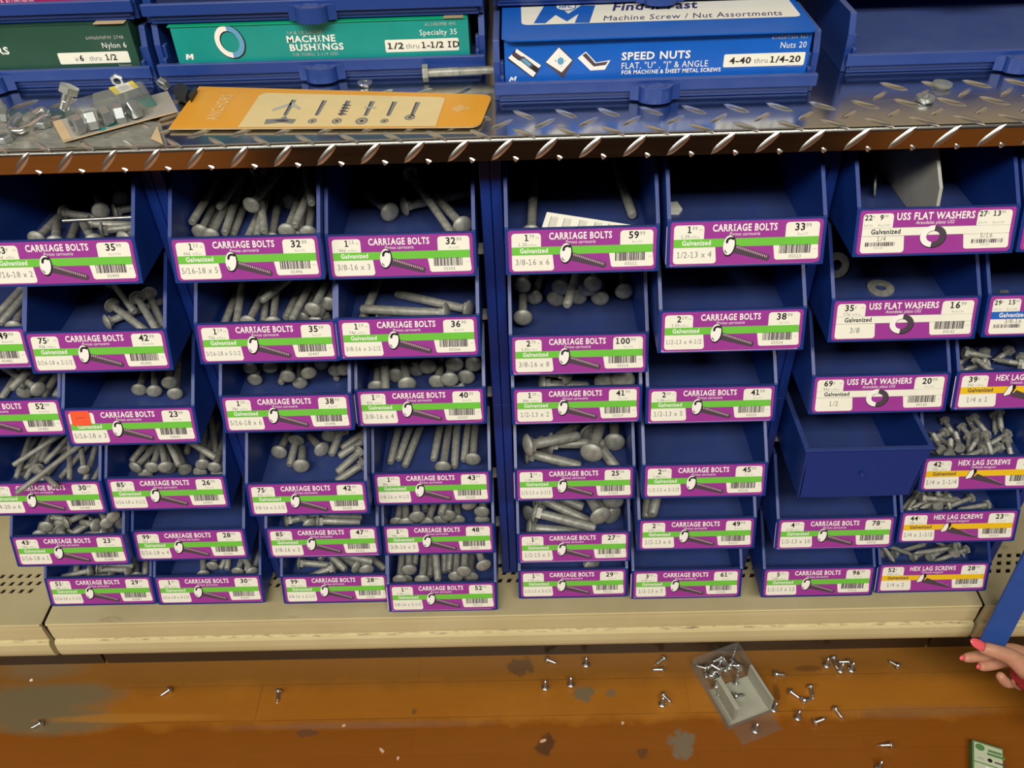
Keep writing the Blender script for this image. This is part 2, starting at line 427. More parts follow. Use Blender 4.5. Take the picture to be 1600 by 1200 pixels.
patch(1213, 1083, 0.006, 0.012, (0.12, 0.05, 0.015, 1), 0.7); patch(1430, 1112, 0.09, 0.008, (0.24, 0.12, 0.05, 1), 0.6, 0.9); patch(560, 1133, 0.16, 0.005, (0.26, 0.12, 0.06, 1), 0.6, 0.9)
patch(200, 1122, 0.11, 0.0065, (0.40, 0.17, 0.025, 1), 0.7, 0.5)
n.set(col, n.math('MULTIPLY_ADD', blot, 0.25), 0, 0.45); n.b.inputs['Roughness'].links[0].from_node.inputs[2].default_value = 0.24
n.bump(grain, 0.10, 0.0006); M['wood_floor'] = n.m
mb = MB(); mb.box(-3.2, 3.2, -3.2, 1.2, -0.05, 0.0, 'wood_floor')
tag(mb.build('floor'), kind='structure')

ZSH = 0.846   # top of the tread-plate counter
ZDK = 0.192   # top of the shelf base
mb = MB(); mb.box(-2.2, 2.2, 0.382, 0.40, 0.0, 1.9, 'back_cream')
tag(mb.build('wall_back'), kind='structure')

# shelf bases (painted steel): deck with a perforated strip, rolled front trim, recessed kick plate
def shelf_base(x0, x1, z, label, seed):
    t = thing('shelf_base', ((x0 + x1) / 2, 0, 0), label, 'shelf base', 'cream shelf bases')
    cx = (x0 + x1) / 2; a, b = x0 - cx, x1 - cx
    mb = MB()
    rows = [(0.0415, 0), (0.0541, 0.5), (0.0668, 0)]; pitch = 0.0126; hw, hd = 0.0030, 0.0022
    mb.box(a, b, 0.072, 0.381, z - 0.002, z, 'cream_enamel')
    ys = -0.0115
    for i, (yc, off) in enumerate(rows):
        mb.box(a, b, ys, yc - hd * 1.6, z - 0.002, z, 'cream_enamel')
        y0, y1 = yc - hd * 1.6, yc + hd * 1.6
        # strip with slanted slots: solid quads between the holes
        k0 = math.ceil((a - 0.0) / pitch) + 1; k1 = math.floor(b / pitch) - 1
        edges = [a]
        quads = []
        prev = (a, a)
        for k in range(k0, k1):
            xc = (k + off) * pitch
            l0, l1 = xc - hw - 0.0016, xc - hw + 0.0016; r0, r1 = xc + hw - 0.0016, xc + hw + 0.0016
            quads.append((prev[0], l0, l1, prev[1])); prev = (r0, r1)
        quads.append((prev[0], b, b, prev[1]))
        for q in quads:
            vs = [(q[0], y0, z), (q[1], y0, z), (q[2], y1, z), (q[3], y1, z)]
            mb.add(vs + [(x, y, z - 0.002) for x, y, _ in vs], [(0, 1, 2, 3), (0, 4, 5, 1), (1, 5, 6, 2), (2, 6, 7, 3), (3, 7, 4, 0)], 'cream_enamel')
        ys = y1
    mb.box(a, b, ys, 0.072, z - 0.002, z, 'cream_enamel')
    mb.build('deck', t)
    mb = MB()
    prof = [(-0.0118, z), (-0.0140, z + 0.0006), (-0.0148, z - 0.0012), (-0.0132, z - 0.0035), (-0.0128, z - 0.006), (-0.0134, z - 0.012), (-0.0138, z - 0.028),
            (-0.0134, z - 0.0335), (-0.0128, z - 0.0350), (-0.0165, z - 0.0362), (-0.0186, z - 0.040), (-0.0196, z - 0.052), (-0.0192, z - 0.060), (-0.0175, z - 0.066), (-0.013, z - 0.0695), (-0.006, z - 0.0700),
            (-0.006, z - 0.062), (-0.0085, z - 0.02), (-0.0095, z - 0.002)]
    inset = 0.0015
    for i in range(len(prof)):
        p, q = prof[i], prof[(i + 1) % len(prof)]
        m = 'scuffed_enamel' if 7 <= i <= 8 else 'trim_enamel'
        k = 24; vs = []
        for j in range(k + 1):
            x = a + inset + (b - a - 2 * inset) * j / k
            vs += [(x, p[0], p[1]), (x, q[0], q[1])]
        mb.add(vs, [(2 * j, 2 * j + 1, 2 * j + 3, 2 * j + 2) for j in range(k)], m, 0 < i < 15)
    for x in (a + inset, b - inset): mb.add([(x, y, zz) for y, zz in prof], [tuple(range(len(prof)))], 'trim_enamel')
    mb.build('front_trim', t, fix=True)
    mb = MB(); mb.box(a, b, 0.0465, 0.0495, 0.0, z - 0.003, 'kick_brown'); mb.build('kick_plate', t)
    mb = MB(); mb.box(a + 0.002, b - 0.002, -0.004, 0.37, z - 0.016, z - 0.012, 'dark_void'); mb.build('hole_shade_sheet', t)  # near-black sheet added under the deck so its slots look shaded
    return t
shelf_base(-1.74, -0.6085, ZDK - 0.001, 'bare cream shelf base with nothing on its perforated deck', 1)
shelf_base(-0.6035, 0.6240, ZDK, 'long cream steel shelf base carrying the blue bins', 2)
shelf_base(0.6285, 1.74, ZDK - 0.0015, 'cream shelf base behind the hand and the blue strip', 3)

# shelving added unseen behind the camera to darken the reflection in the counter edge
t = thing('added_reflection_shelf', (0.12, -1.52, 0), 'low dark shelving added unseen in place of the photographer, mirrored in the counter edge', 'shelving')
mb = MB()
for z in (0.12, 0.42, 0.72): mb.box(-0.76, 0.76, -0.16, 0.20, z - 0.02, z, 'kick_brown')
mb.build('shelf_board', t)
mb = MB(); mb.box(-0.76, 0.76, -0.20, -0.16, 0.0, 0.95, 'kick_brown'); mb.build('back_board', t)
mb = MB(); mb.box(-0.76, 0.76, 0.20, 0.212, 0.0, 0.80, 'kick_brown'); mb.build('front_board', t)
for x in (-0.76, 0.73):
    mb = MB(); mb.box(x, x + 0.03, -0.16, 0.20, 0.0, 0.80, 'kick_brown'); mb.build('end_panel', t)

# ------------------------------------------------------------------ tread-plate counter
def lug(mb, c, d, up, L=0.0270, w=0.0058, h=0.0019, lo=-1.0, hi=1.0):
    d = Vector(d).normalized(); up = Vector(up); s_ = up.cross(d); c = Vector(c)
    ts = [lo + (hi - lo) * i / 6 for i in range(7)]; vs = []
    for q in ts:
        ww = w / 2 * math.sqrt(max(0.0, 1 - q * q)) + 0.0003; hh = h * max(0.0, 1 - q ** 4) ** 0.8
        p = c + d * (q * L / 2)
        vs += [p - s_ * ww - up * 0.0002, p - s_ * ww * 0.35 + up * hh * 0.9, p + s_ * ww * 0.35 + up * hh * 0.9, p + s_ * ww - up * 0.0002]
    fs = [(4 * i + j, 4 * i + j + 1, 4 * i + j + 5, 4 * i + j + 4) for i in range(6) for j in range(3)]
    mb.add(vs, [f[::-1] for f in fs], 'plate_lug', True)
CX0, CX1 = -1.1, 1.1
t = thing('counter_shelf', (0, 0, 0), 'bright aluminium tread-plate counter shelf above the blue bins', 'counter')
mb = MB(); r = 0.0042; zt = ZSH; zb = ZSH - 0.0200
prof = [(0.37, zt)] + [(-0.0 + r - r * math.sin(a), zt - r + r * math.cos(a)) for a in [math.radians(11.25 * i) for i in range(9)]] + [(0.0, zb), (0.002, zb), (0.002, zt - 0.003), (0.37, zt - 0.003)]
for i in range(len(prof)):
    p, q = prof[i], prof[(i + 1) % len(prof)]
    k = 60; vs = []
    for j in range(k + 1):
        x = CX0 + (CX1 - CX0) * j / k; vs += [(x, p[0], p[1]), (x, q[0], q[1])]
    mb.add(vs, [(2 * j, 2 * j + 1, 2 * j + 3, 2 * j + 2) for j in range(k)], 'diamond_plate', 1 <= i <= 8)
P = 0.0367
FOOT = ((-0.63, -0.30, 0.112), (-0.305, 0.015, 0.115), (0.012, 0.325, 0.046), (0.33, 0.66, 0.088))   # the drawer trays stand here
for j in range(18):
    y = 0.0086 + j * 0.01835
    for k in range(int(CX0 / P) + 1, int(CX1 / P)):
        x = k * P + (0 if j % 2 == 0 else P / 2) + 0.006
        if any(a_ < x + 0.012 and x - 0.012 < b_ and y > c_ for a_, b_, c_ in FOOT): continue
        lug(mb, (x, y, zt), (1, -1, 0) if j % 2 == 0 else (1, 1, 0), (0, 0, 1))
for k in range(int(CX0 / P) + 1, int(CX1 / P)):
    lug(mb, (k * P + P / 2 + 0.006, 0.0, zt - 0.0103), (1, 0, 1), (0, -1, 0), L=0.0265, h=0.0019)
    lug(mb, (k * P + 0.006, 0.0, zt - 0.0262), (1, 0, -1), (0, -1, 0), L=0.0265, lo=-0.995, hi=-0.66)
mb.build('tread_plate', t)
mb = MB(); mb.box(CX0, CX1, 0.004, 0.37, ZSH - 0.019, ZSH - 0.0032, 'dark_void'); mb.build('core_board', t)

# ------------------------------------------------------------------ blue racks that hold the bins
BINS = {(0, 5): (-0.5241, -0.0071, 0.3062), (0, 6): (-0.5241, 0.0037, 0.2083), (1, 2): (-0.3813, -0.0104, 0.6165), (1, 3): (-0.3813, -0.0105, 0.5149), (1, 4): (-0.3813, 0.0028, 0.3945), (1, 5): (-0.3813, 0.004, 0.2983), (1, 6): (-0.3813, 0.0034, 0.2066), (2, 1): (-0.2176, 0.0079, 0.707), (2, 2): (-0.2176, 0.0028, 0.6123), (2, 3): (-0.2176, 0.0039, 0.5151), (2, 4): (-0.2176, -0.0033, 0.3863), (2, 5): (-0.2176, 0.0079, 0.2935), (2, 6): (-0.2176, 0.0073, 0.1976), (3, 1): (-0.0752, 0.0182, 0.6995), (3, 2): (-0.0752, -0.003, 0.6183), (3, 3): (-0.0752, 0.0156, 0.5088), (3, 4): (-0.0752, 0.0196, 0.3746), (3, 5): (-0.0752, 0.0177, 0.2819), (3, 6): (-0.0752, -0.0123, 0.2025), (4, 1): (0.0939, 0.0018, 0.7104), (4, 2): (0.0939, 0.0074, 0.5836), (4, 3): (0.0939, 0.0173, 0.5046), (4, 4): (0.0939, 0.0131, 0.3837), (4, 5): (0.0939, 0.0043, 0.2771), (4, 6): (0.0939, -0.0002, 0.2088), (5, 1): (0.2395, -0.01, 0.7212), (5, 2): (0.2395, -0.0125, 0.6242), (5, 3): (0.2395, 0.0172, 0.5009), (5, 4): (0.2395, -0.007, 0.4059), (5, 5): (0.2395, -0.011, 0.3165), (5, 6): (0.2395, -0.0051, 0.2099), (6, 1): (0.4035, -0.0155, 0.731), (6, 2): (0.4035, -0.0113, 0.6314), (6, 3): (0.4035, -0.0114, 0.5363), (6, 5): (0.4035, -0.0157, 0.318), (6, 6): (0.4035, -0.0134, 0.2194), (7, 5): (0.5516, -0.009, 0.3173), (7, 6): (0.5516, -0.0071, 0.2152), (1, 1): (-0.3813, -0.008, 0.7183), (0, 2): (-0.5241, -0.002, 0.6171), (0, 3): (-0.5241, -0.002, 0.523), (0, 4): (-0.5241, -0.002, 0.3958), (7, 1): (0.5516, -0.01, 0.728), (7, 2): (0.5516, -0.01, 0.6317), (7, 3): (0.5516, -0.01, 0.536), (7, 4): (0.5516, -0.01, 0.4109)}
OUT = 0.1415
def nxt(c, r):
    up = [BINS[(c, q)][2] for q in range(r - 1, 0, -1) if (c, q) in BINS]
    return up[0] if up else None
def height(c, r):
    u = nxt(c, r); z = BINS[(c, r)][2]
    return min(0.094, (u - z - 0.0075) if u else ZSH - 0.024 - z)
ZM = 0.5024
modules = [((0, 1), -0.607, -0.2995), ((2, 3), -0.2995, 0.0112), ((4, 5), 0.0112, 0.3205), ((6, 7), 0.3205, 0.6340)]
names = ['five-sixteenths bolt', 'three-eighths bolt', 'half-inch bolt', 'washer and lag screw']
for mi, (cols, xa, xb) in enumerate(modules):
    for lev, (za, zb) in enumerate(((ZDK, ZM - 0.0004), (ZM + 0.0004, ZSH - 0.0205))):
        where = ('lower', 'upper')[lev]
        t = thing('bin_rack', ((xa + xb) / 2, 0.17, za), '%s blue bin rack of the %s column pair' % (where, names[mi]), 'rack', 'blue bin racks')
        ox, oz = (xa + xb) / 2, za
        def part(name, fn):
            mb = MB(); fn(mb); o = mb.build(name, t); return o
        for s_, x in ((0, xa), (1, xb)):
            if mi == 0 and s_ == 0: continue
            x0, x1 = (x + 0.0003, x + 0.0102) if s_ == 0 else (x - 0.0102, x - 0.0003)
            bevel(part('side_panel', lambda m: m.box(x0 - ox, x1 - ox, 0.053 - 0.17, 0.366 - 0.17, 0, zb - za, 'rack_blue')), 0.001)
        part('back_panel', lambda m: m.box(xa - ox + 0.0105, xb - ox - 0.0105, 0.366 - 0.17, 0.370 - 0.17, 0, zb - za, 'rack_blue'))
        for c in cols:
            for r in ((4, 5, 6), (1, 2, 3))[lev]:
                z = BINS[(c, r)][2] if (c, r) in BINS else (0.4265 if (c, r) == (6, 4) else None)
                if z is None: continue
                first = c == cols[0]; mid = (BINS[(cols[0], 5)][0] + BINS[(cols[1], 5)][0]) / 2
                x0, x1 = (xa + 0.0105, mid - 0.0006) if first else (mid + 0.0006, xb - 0.0105)
                for y in (0.066, 0.265):
                    part('rail', lambda m: m.box(x0 - ox, x1 - ox, y - 0.17, y + 0.012 - 0.17, min(max(z - 0.0060, za + 0.0004), z - 0.002) - oz, z - 0.0003 - oz, 'rail_steel'))
# first panel of the neighbouring section on the right
t = thing('bin_rack', (0.70, 0.17, ZDK), 'bare blue rack panel of the next section, above the hand', 'rack')
mb = MB(); mb.box(-0.048, -0.037, -0.117, 0.196, 0, 0.631, 'rack_blue'); bevel(mb.build('side_panel', t), 0.001)
mb = MB(); mb.box(-0.037, 0.3, 0.196, 0.20, 0, 0.631, 'rack_blue'); mb.build('back_panel', t)

# ------------------------------------------------------------------ hopper bins with price labels
SL = Vector((0, 0.3256, 0.9455)); NR = Vector((0, -0.9455, 0.3256)); PH = 0.0427
LW, LH = 0.1365, 0.0400
def bin_shell(D, H):
    mb = MB(); w = OUT / 2; th = 0.0034; p = SL * PH
    def side(x0, x1):
        e = min(H - p.z - 0.001, 0.0535)
        poly = [(0, 0.0, 0.0), (0, D, 0.0), (0, D, H), (0, p.y + e, H), (0, p.y + e - 0.002, p.z + e - 0.003), (0, p.y + 0.0015, p.z + 0.001), (0, p.y, p.z)]
        if e < 0.0535 - 1e-6: poly[3] = (0, p.y + e + 0.002, H)
        mb.prism(poly, (x0, 0, 0), (x1, 0, 0), 'blue_plastic')
    side(-w, -w + th); side(w - th, w)
    mb.box(-w + th, w - th, 0.004, D, 0.0, 0.0035, 'blue_plastic')
    mb.box(-w + th, w - th, D - th, D, 0.0035, H, 'blue_plastic')
    # front panel, recessed behind a lip along its bottom and a rolled top edge
    def slab(a0, a1, n0, n1):
        q = [SL * a0 + NR * n0, SL * a1 + NR * n0, SL * a1 + NR * n1, SL * a0 + NR * n1]
        mb.prism([(0, v_.y, v_.z) for v_ in q], (-w + th, 0, 0), (w - th, 0, 0), 'blue_plastic')
    slab(0.0, PH - 0.0006, -0.0034, -0.0008); slab(0.0, 0.0008, -0.0008, 0.0008); slab(PH - 0.0016, PH, -0.0042, 0.0)
    # moulding mark: a short slot in the bin floor
    mb.box(-0.0006, 0.0006, 0.034, 0.043, 0.0035, 0.0036, 'ink_black')
    return mb
def price_digits(f, txt, u, v, size, h, m='ink_black'):
    """'32.99' -> large 32 with a small raised 99; '63c' -> 63 with a small raised cent sign"""
    if txt.endswith('c'): big, small = txt[:-1], '\u00a2'
    else: big, small = txt.split('.')
    g = text_geo(big, True); k = size / 0.70
    f.text(big, u, v, size, m, h, bold=True)
    f.text(small, u + g[2] * k * 1.0 + size * 0.12, v - size * 0.42, size * 0.55, 'ink_grey', h)
def make_label(b, spec):
    mb = MB()
    f = Face(mb, Vector((-LW / 2, 0, 0)) + SL * (PH - 0.0009) , (1, 0, 0), -SL, NR)
    W, H = LW, LH; kind = spec['k']
    if spec.get('old'):
        du, dv = spec['old']
        f.rrect(du, W + du - (0.002 if du > 0 else 0), 0.002 + dv, H + dv, 0.003, 'ink_pink', -0.0005)
        f.rrect(du + 0.0012, W + du - 0.0012, 0.003 + dv, H + dv - 0.0008, 0.003, 'ink_purple', -0.0004)
        f.rrect(du + 0.0022, du + 0.03, 0.004 + dv, H + dv - 0.0012, 0.003, 'paper_cream', -0.0003)
    f.rrect(0, W, 0, H, 0.0040, 'ink_purple', 0.0)
    f.rrect(0.0006, W - 0.0006, 0.0006, H - 0.0006, 0.0036, 'ink_purple', 0.0001)
    sd = hash_(spec['s']); A = 0.00018; Bh = 0.00030; Ch = 0.00042; Dh = 0.00054
    lu0, lu1, ru0, ru1 = 0.0036, 0.0305, 0.1030, 0.1330
    wash2 = spec.get('two')
    if wash2: lu1 = 0.0300
    f.rrect(lu0, lu1, 0.0036, 0.0164, 0.0030, 'paper_cream', A, (1, 0, 0, 1))
    f.rrect(ru0, ru1, 0.0030, 0.0164, 0.0030, 'paper_cream', A, (1, 0, 0, 1))
    # band
    band_m = {'c': 'ink_green', 'l': 'ink_yellow', 'w': 'paper_cream', 'b': 'ink_blue'}[kind]
    f.rrect(lu0, ru1, 0.0162, 0.0236, 0.0008, band_m, Bh)
    if kind == 'w':
        for v0 in (0.0162, 0.0234): f.poly([(lu0, v0), (ru1, v0), (ru1, v0 + 0.0002), (lu0, v0 + 0.0002)], 'ink_grey', Ch)
    f.text('Galvanized', 0.0110 if kind != 'w' else 0.0115, 0.0217, 0.0043, {'c': 'ink_white', 'b': 'ink_white'}.get(kind, 'ink_black' if kind == 'w' else 'ink_charcoal'), Ch, bold=True, width=0.0258)
    # lower boxes with a slanted inner edge
    f.rrect(lu0, 0.0425, 0.0238, 0.0386, 0.0030, 'paper_cream', A, (0, 1, 1, 0), slant=0.10)
    f.poly([(0.0930, 0.0237), (ru1, 0.0237), (ru1 + 0.0010, 0.0350), (ru1 - 0.0005, 0.0366), (0.0965, 0.0368), (0.0948, 0.0356)], 'paper_cream', A)
    # heading
    f.text(spec['t'], 0.0667, 0.0096, 0.0062, 'ink_white', Bh, bold=True, align='c', width=spec.get('tw', 0.0575))
    f.text(spec['sub'], 0.0667, 0.0138, 0.0031, 'ink_white', Bh, slant=0.25, align='c', width=spec.get('sw', 0.027))
    if wash2:
        p1, p2, p3, p4, s1, s2 = wash2
        price_digits(f, p1, 0.0048, 0.0092, 0.0045, Bh); price_digits(f, p2, 0.0180, 0.0092, 0.0045, Bh)
        price_digits(f, p3, 0.1044, 0.0082, 0.0045, Bh); price_digits(f, p4, 0.1165, 0.0082, 0.0045, Bh)
        for u, tx in ((0.0048, 'EACH'), (0.0172, 'Box/100'), (0.1048, 'EACH'), (0.1170, 'Box/100')): f.text(tx, u, 0.0148, 0.0020, 'ink_palegrey', Bh)
        f.text(s1, 0.0175, 0.0280, 0.0042, 'ink_grey', Bh); f.text(s2, 0.1080, 0.0272, 0.0042, 'ink_grey', Bh)
        f.bars(0.0075, 0.0335, 0.0290, 0.0326, 'ink_charcoal', Bh, sd); f.bars(0.1010, 0.1285, 0.0284, 0.0320, 'ink_charcoal', Bh, sd + 1)
        f.text(spec['n'], 0.0155, 0.0352, 0.0022, 'ink_palegrey', Bh); f.text(spec['n2'], 0.1090, 0.0344, 0.0022, 'ink_palegrey', Bh)
    else:
        if spec.get('p'):
            big = spec['p']; w_ = text_geo(big[:-1] if big.endswith('c') else big.split('.')[0], True)[2] * 0.0060 / 0.7
            price_digits(f, big, 0.0192 - w_, 0.0106, 0.0060, Bh)
            f.text('EA', 0.0262, 0.0086, 0.0018, 'ink_palegrey', Bh)
            if spec.get('q'): f.text(spec['q'], 0.0100, 0.0152, 0.0030, 'ink_grey', Bh)
            f.text('w/Box', 0.0180, 0.0152, 0.0022, 'ink_palegrey', Bh)
        if spec.get('b'):
            big = spec['b']; w_ = text_geo(big.split('.')[0], True)[2] * 0.0064 / 0.7
            price_digits(f, big, 0.1200 - w_, 0.0105, 0.0064, Bh)
            f.text(spec.get('bx', 'Box/50'), 0.1185, 0.0147, 0.0022, 'ink_palegrey', Bh, align='c')
        if spec['s']: f.text(spec['s'], 0.0224, 0.0330, 0.0056 if len(spec['s']) < 12 else 0.0046, 'ink_grey', Bh, align='c', width=min(0.0345, 0.0031 * len(spec['s']) if len(spec['s']) < 12 else 0.0345))
        f.bars(0.0985, 0.1265, 0.0232, 0.0310, 'ink_charcoal', Bh + 0.0003, sd)
        if spec.get('n'): f.text(spec['n'], 0.1130, 0.0353, 0.0030, 'ink_grey', Bh, align='c')
        f.text('MFG', 0.1290, 0.0283, 0.0012, 'ink_palegrey', Bh)
    # picture of the goods
    if kind == 'c':
        f.poly([(0.0565, 0.0235), (0.0600, 0.0222), (0.0895, 0.0320), (0.0908, 0.0345), (0.0890, 0.0376), (0.0565, 0.0292)], 'ink_charcoal', Bh + 0.0002)
        for i in range(17):
            u = 0.0605 + i * 0.00168; v0 = 0.0229 + i * 0.00059
            f.poly([(u, v0), (u + 0.0007, v0 + 0.0002), (u + 0.0003, v0 + 0.0023), (u - 0.0004, v0 + 0.0021)], 'ink_pink', Ch + 0.0001)
        f.ellipse(0.0535, 0.0227, 0.0058, 0.0100, 'ink_black', Ch + 0.0002, 0.12); f.ellipse(0.0530, 0.0222, 0.0051, 0.0090, 'ink_white', Ch + 0.0003, 0.12)
        f.ellipse(0.0545, 0.0190, 0.0044, 0.0042, 'ink_black', Ch + 0.0004, -0.35, 175, 350, ring=0.50)
        f.ellipse(0.0528, 0.0224, 0.0040, 0.0075, 'ink_charcoal', Ch + 0.0004, 0.12, 95, 140, ring=0.84)
    elif kind == 'l':
        f.poly([(0.0610, 0.0205), (0.0935, 0.0350), (0.0905, 0.0362), (0.0560, 0.0275)], 'ink_charcoal', Bh + 0.0002)
        f.poly([(0.0630, 0.0220), (0.0740, 0.0262), (0.0735, 0.0274), (0.0622, 0.0234)], 'ink_white', Ch)
        for i in range(8):
            u = 0.0750 + i * 0.0020; v0 = 0.0265 + i * 0.0009
            f.poly([(u, v0), (u + 0.0013, v0 + 0.0006), (u + 0.0004, v0 + 0.0030), (u - 0.0009, v0 + 0.0024)], 'ink_white', Ch)
        f.poly([(0.0480, 0.0255), (0.0520, 0.0165), (0.0560, 0.0140), (0.0590, 0.0142), (0.0600, 0.0180), (0.0560, 0.0262), (0.0490, 0.0275)], 'ink_black', Ch + 0.0001)
        f.poly([(0.0486, 0.0252), (0.0524, 0.0168), (0.0560, 0.0146), (0.0566, 0.0200), (0.0548, 0.0252), (0.0492, 0.0268)], 'ink_white', Ch + 0.0002)
    elif kind == 'w':
        f.ellipse(0.0667, 0.0253, 0.0118, 0.0102, 'ink_black', Bh + 0.00002, 0, ring=0.50)
        f.ellipse(0.0664, 0.0248, 0.0113, 0.0097, 'ink_white', Ch + 0.0001, 0, 95, 275, ring=0.52)
        f.ellipse(0.0664, 0.0248, 0.0113, 0.0097, 'ink_charcoal', Ch + 0.0001, 0, -85, 95, ring=0.52)
    o = mb.build('price_label', b)
    if spec.get('sticker'):
        mb2 = MB(); f2 = Face(mb2, Vector((-LW / 2, 0, 0)) + SL * (PH - 0.0009), (1, 0, 0), -SL, NR)
        f2.rrect(0.0062, 0.0265, 0.0012, 0.0180, 0.0008, 'sticker_orange', 0.0010); f2.poly([(0.0115, 0.0088), (0.0215, 0.0084), (0.0215, 0.0089), (0.0115, 0.0093)], 'ink_charcoal', 0.0011)
        tag(mb2.build('price_sticker', o), 'blank orange price sticker')
    return o
FR = {'1/4': 'quarter-inch', '5/16': 'five-sixteenths', '3/8': 'three-eighths', '1/2': 'half-inch'}
NUM = {'1': 'one', '2': 'two', '3': 'three', '4': 'four', '5': 'five', '6': 'six', '7': 'seven', '8': 'eight', '10': 'ten', '12': 'twelve'}
def spoken(s):
    if ' x ' not in s: return FR.get(s, s)
    a, b = s.split(' x '); d = FR[a.split('-')[0]]
    q = b.split('-'); w = NUM[q[0]] + ({'1/2': '-and-a-half', '1/4': '-and-a-quarter'}[q[1]] if len(q) > 1 else '')
    return d + '-by-' + w
def hash_(s): return sum((i + 7) * ord(ch) for i, ch in enumerate(s)) % 9973
CB, CS = 'CARRIAGE BOLTS', 'Pernos carrocer\u00eda'
LB = {}
def L_(c, r, p, q, b, s, n='', bx='Box/50', **k): LB[(c, r)] = dict(k='c', t=CB, sub=CS, p=p, q=q, b=b, s=s, n=n, bx=bx, **k)
L_(1, 1, '63c', '36\u00a2', '35.99', '5/16-18 x 2', '05490', 'Box/100')
L_(2, 1, '1.15', '66\u00a2', '32.99', '5/16-18 x 5', '05496')
L_(3, 1, '1.15', '66\u00a2', '32.99', '3/8-16 x 3', '05505')
L_(4, 1, '1.79', '1.20', '59.99', '3/8-16 x 6', '05511')
L_(5, 1, '1.99', '1.39', '33.99', '1/2-13 x 4', '05523', 'Box/25', old=(-0.0030, 0.0004))
L_(0, 2, '', '', '49.99', '', '05482', 'Box/100', old=(0.0030, 0.0006))
L_(1, 2, '75c', '43\u00a2', '42.99', '5/16-18 x 2-1/2', '05491', 'Box/100')
L_(2, 2, '1.19', '72\u00a2', '35.99', '5/16-18 x 5-1/2', '05497')
L_(3, 2, '1.19', '74\u00a2', '36.99', '3/8-16 x 3-1/2', '05506', old=(-0.0030, 0.0002))
L_(4, 2, '2.79', '2.02', '100.99', '3/8-16 x 8', '05514', old=(0.0010, 0.0016))
L_(5, 2, '2.19', '1.55', '38.99', '1/2-13 x 4-1/2', '05524', 'Box/25', old=(-0.0024, 0.0014))
L_(0, 3, '', '', '52.99', '', '05483', 'Box/100')
L_(1, 3, '', '', '23.99', '5/16-18 x 3', '54041', sticker=1)
L_(2, 3, '1.29', '78\u00a2', '38.99', '5/16-18 x 6', '05498')
L_(3, 3, '1.29', '82\u00a2', '40.99', '3/8-16 x 4', '05507', old=(-0.0034, 0.0004))
L_(4, 3, '1.29', '84\u00a2', '41.99', '1/2-13 x 2', '05519', old=(0.0004, 0.0014))
L_(5, 3, '2.39', '1.66', '41.99', '1/2-13 x 5', '05525', 'Box/25', old=(0.0004, 0.0014))
L_(0, 4, '1.09', '', '30.99', '1/4-20 x 6', '05588')
L_(1, 4, '85c', '50\u00a2', '26.99', '5/16-18 x 3-1/2', '05493')
L_(2, 4, '75c', '43\u00a2', '42.99', '3/8-16 x 1-1/2', '05502', 'Box/100')
L_(3, 4, '1.39', '88\u00a2', '43.99', '3/8-16 x 4-1/2', '05508')
L_(4, 4, '1.55', '1.05', '25.99', '1/2-13 x 2-1/2', '51929', 'Box/25', old=(-0.0034, 0.0004))
L_(5, 4, '2.69', '1.84', '45.99', '1/2-13 x 5-1/2', '05526', 'Box/25')
L_(0, 5, '43c', '24\u00a2', '23.99', '5/16-18 x 1', '05488', 'Box/100')
L_(1, 5, '99c', '58\u00a2', '28.99', '5/16-18 x 4', '05494')
L_(2, 5, '85c', '48\u00a2', '47.99', '3/8-16 x 2', '05503', 'Box/100', old=(0.0034, 0.0008))
L_(3, 5, '1.55', '98\u00a2', '48.99', '3/8-16 x 5', '05509')
L_(4, 5, '1.65', '1.12', '27.99', '1/2-13 x 3', '51930', 'Box/25', old=(0.0006, 0.0012))
L_(5, 5, '2.79', '2.00', '49.99', '1/2-13 x 6', '05527', 'Box/25')
L_(6, 5, '4.29', '3.16', '78.99', '1/2-13 x 10', '05531', 'Box/25', old=(-0.0030, 0.0006))
L_(0, 6, '51c', '30\u00a2', '29.99', '5/16-18 x 1-1/2', '05489', 'Box/100')
L_(1, 6, '1.09', '62\u00a2', '30.99', '5/16-18 x 4-1/2', '05495', old=(0.0030, 0.0004))
L_(2, 6, '99c', '58\u00a2', '28.99', '3/8-16 x 2-1/2', '05504')
L_(3, 6, '1.69', '1.05', '52.99', '3/8-16 x 5-1/2', '05510', old=(-0.0038, 0.0008))
L_(4, 6, '1.79', '1.20', '29.99', '1/2-13 x 3-1/2', '05522', 'Box/25')
L_(5, 6, '3.39', '2.48', '61.99', '1/2-13 x 7', '05528', 'Box/25', old=(-0.0036, 0.0006))
L_(6, 6, '5.19', '3.88', '96.99', '1/2-13 x 12', '05532', 'Box/25')
WT, WS = 'USS FLAT WASHERS', 'Arandelas plana USS'
LB[(6, 1)] = dict(k='w', t=WT, sub=WS, tw=0.068, sw=0.034, two=('22c', '9.99', '27c', '13.99', '1/4', '5/16'), s='1/4 and 5/16', n='09140', n2='09141')
LB[(6, 2)] = dict(k='w', t=WT, sub=WS, tw=0.066, sw=0.034, p='35c', q='17\u00a2', b='16.99', bx='Box/100', s='3/8', n='09142')
LB[(6, 3)] = dict(k='w', t=WT, sub=WS, tw=0.066, sw=0.034, p='69c', q='42\u00a2', b='20.99', bx='Box/50', s='1/2', n='09143')
HT, HS = 'HEX LAG SCREWS', 'Tirafondo hexagonal'
def H_(c, r, p, q, b, s, n, **k): LB[(c, r)] = dict(k='l', t=HT, sub=HS, p=p, q=q, b=b, s=s, n=n, bx='Box/100', **k)
H_(7, 3, '39c', '20\u00a2', '20.99', '1/4 x 1', '09311', old=(-0.0034, 0.0004))
H_(7, 4, '42c', '24\u00a2', '24.99', '1/4 x 1-1/4', '09312')
H_(7, 5, '44c', '24\u00a2', '23.99', '1/4 x 1-1/2', '09314')
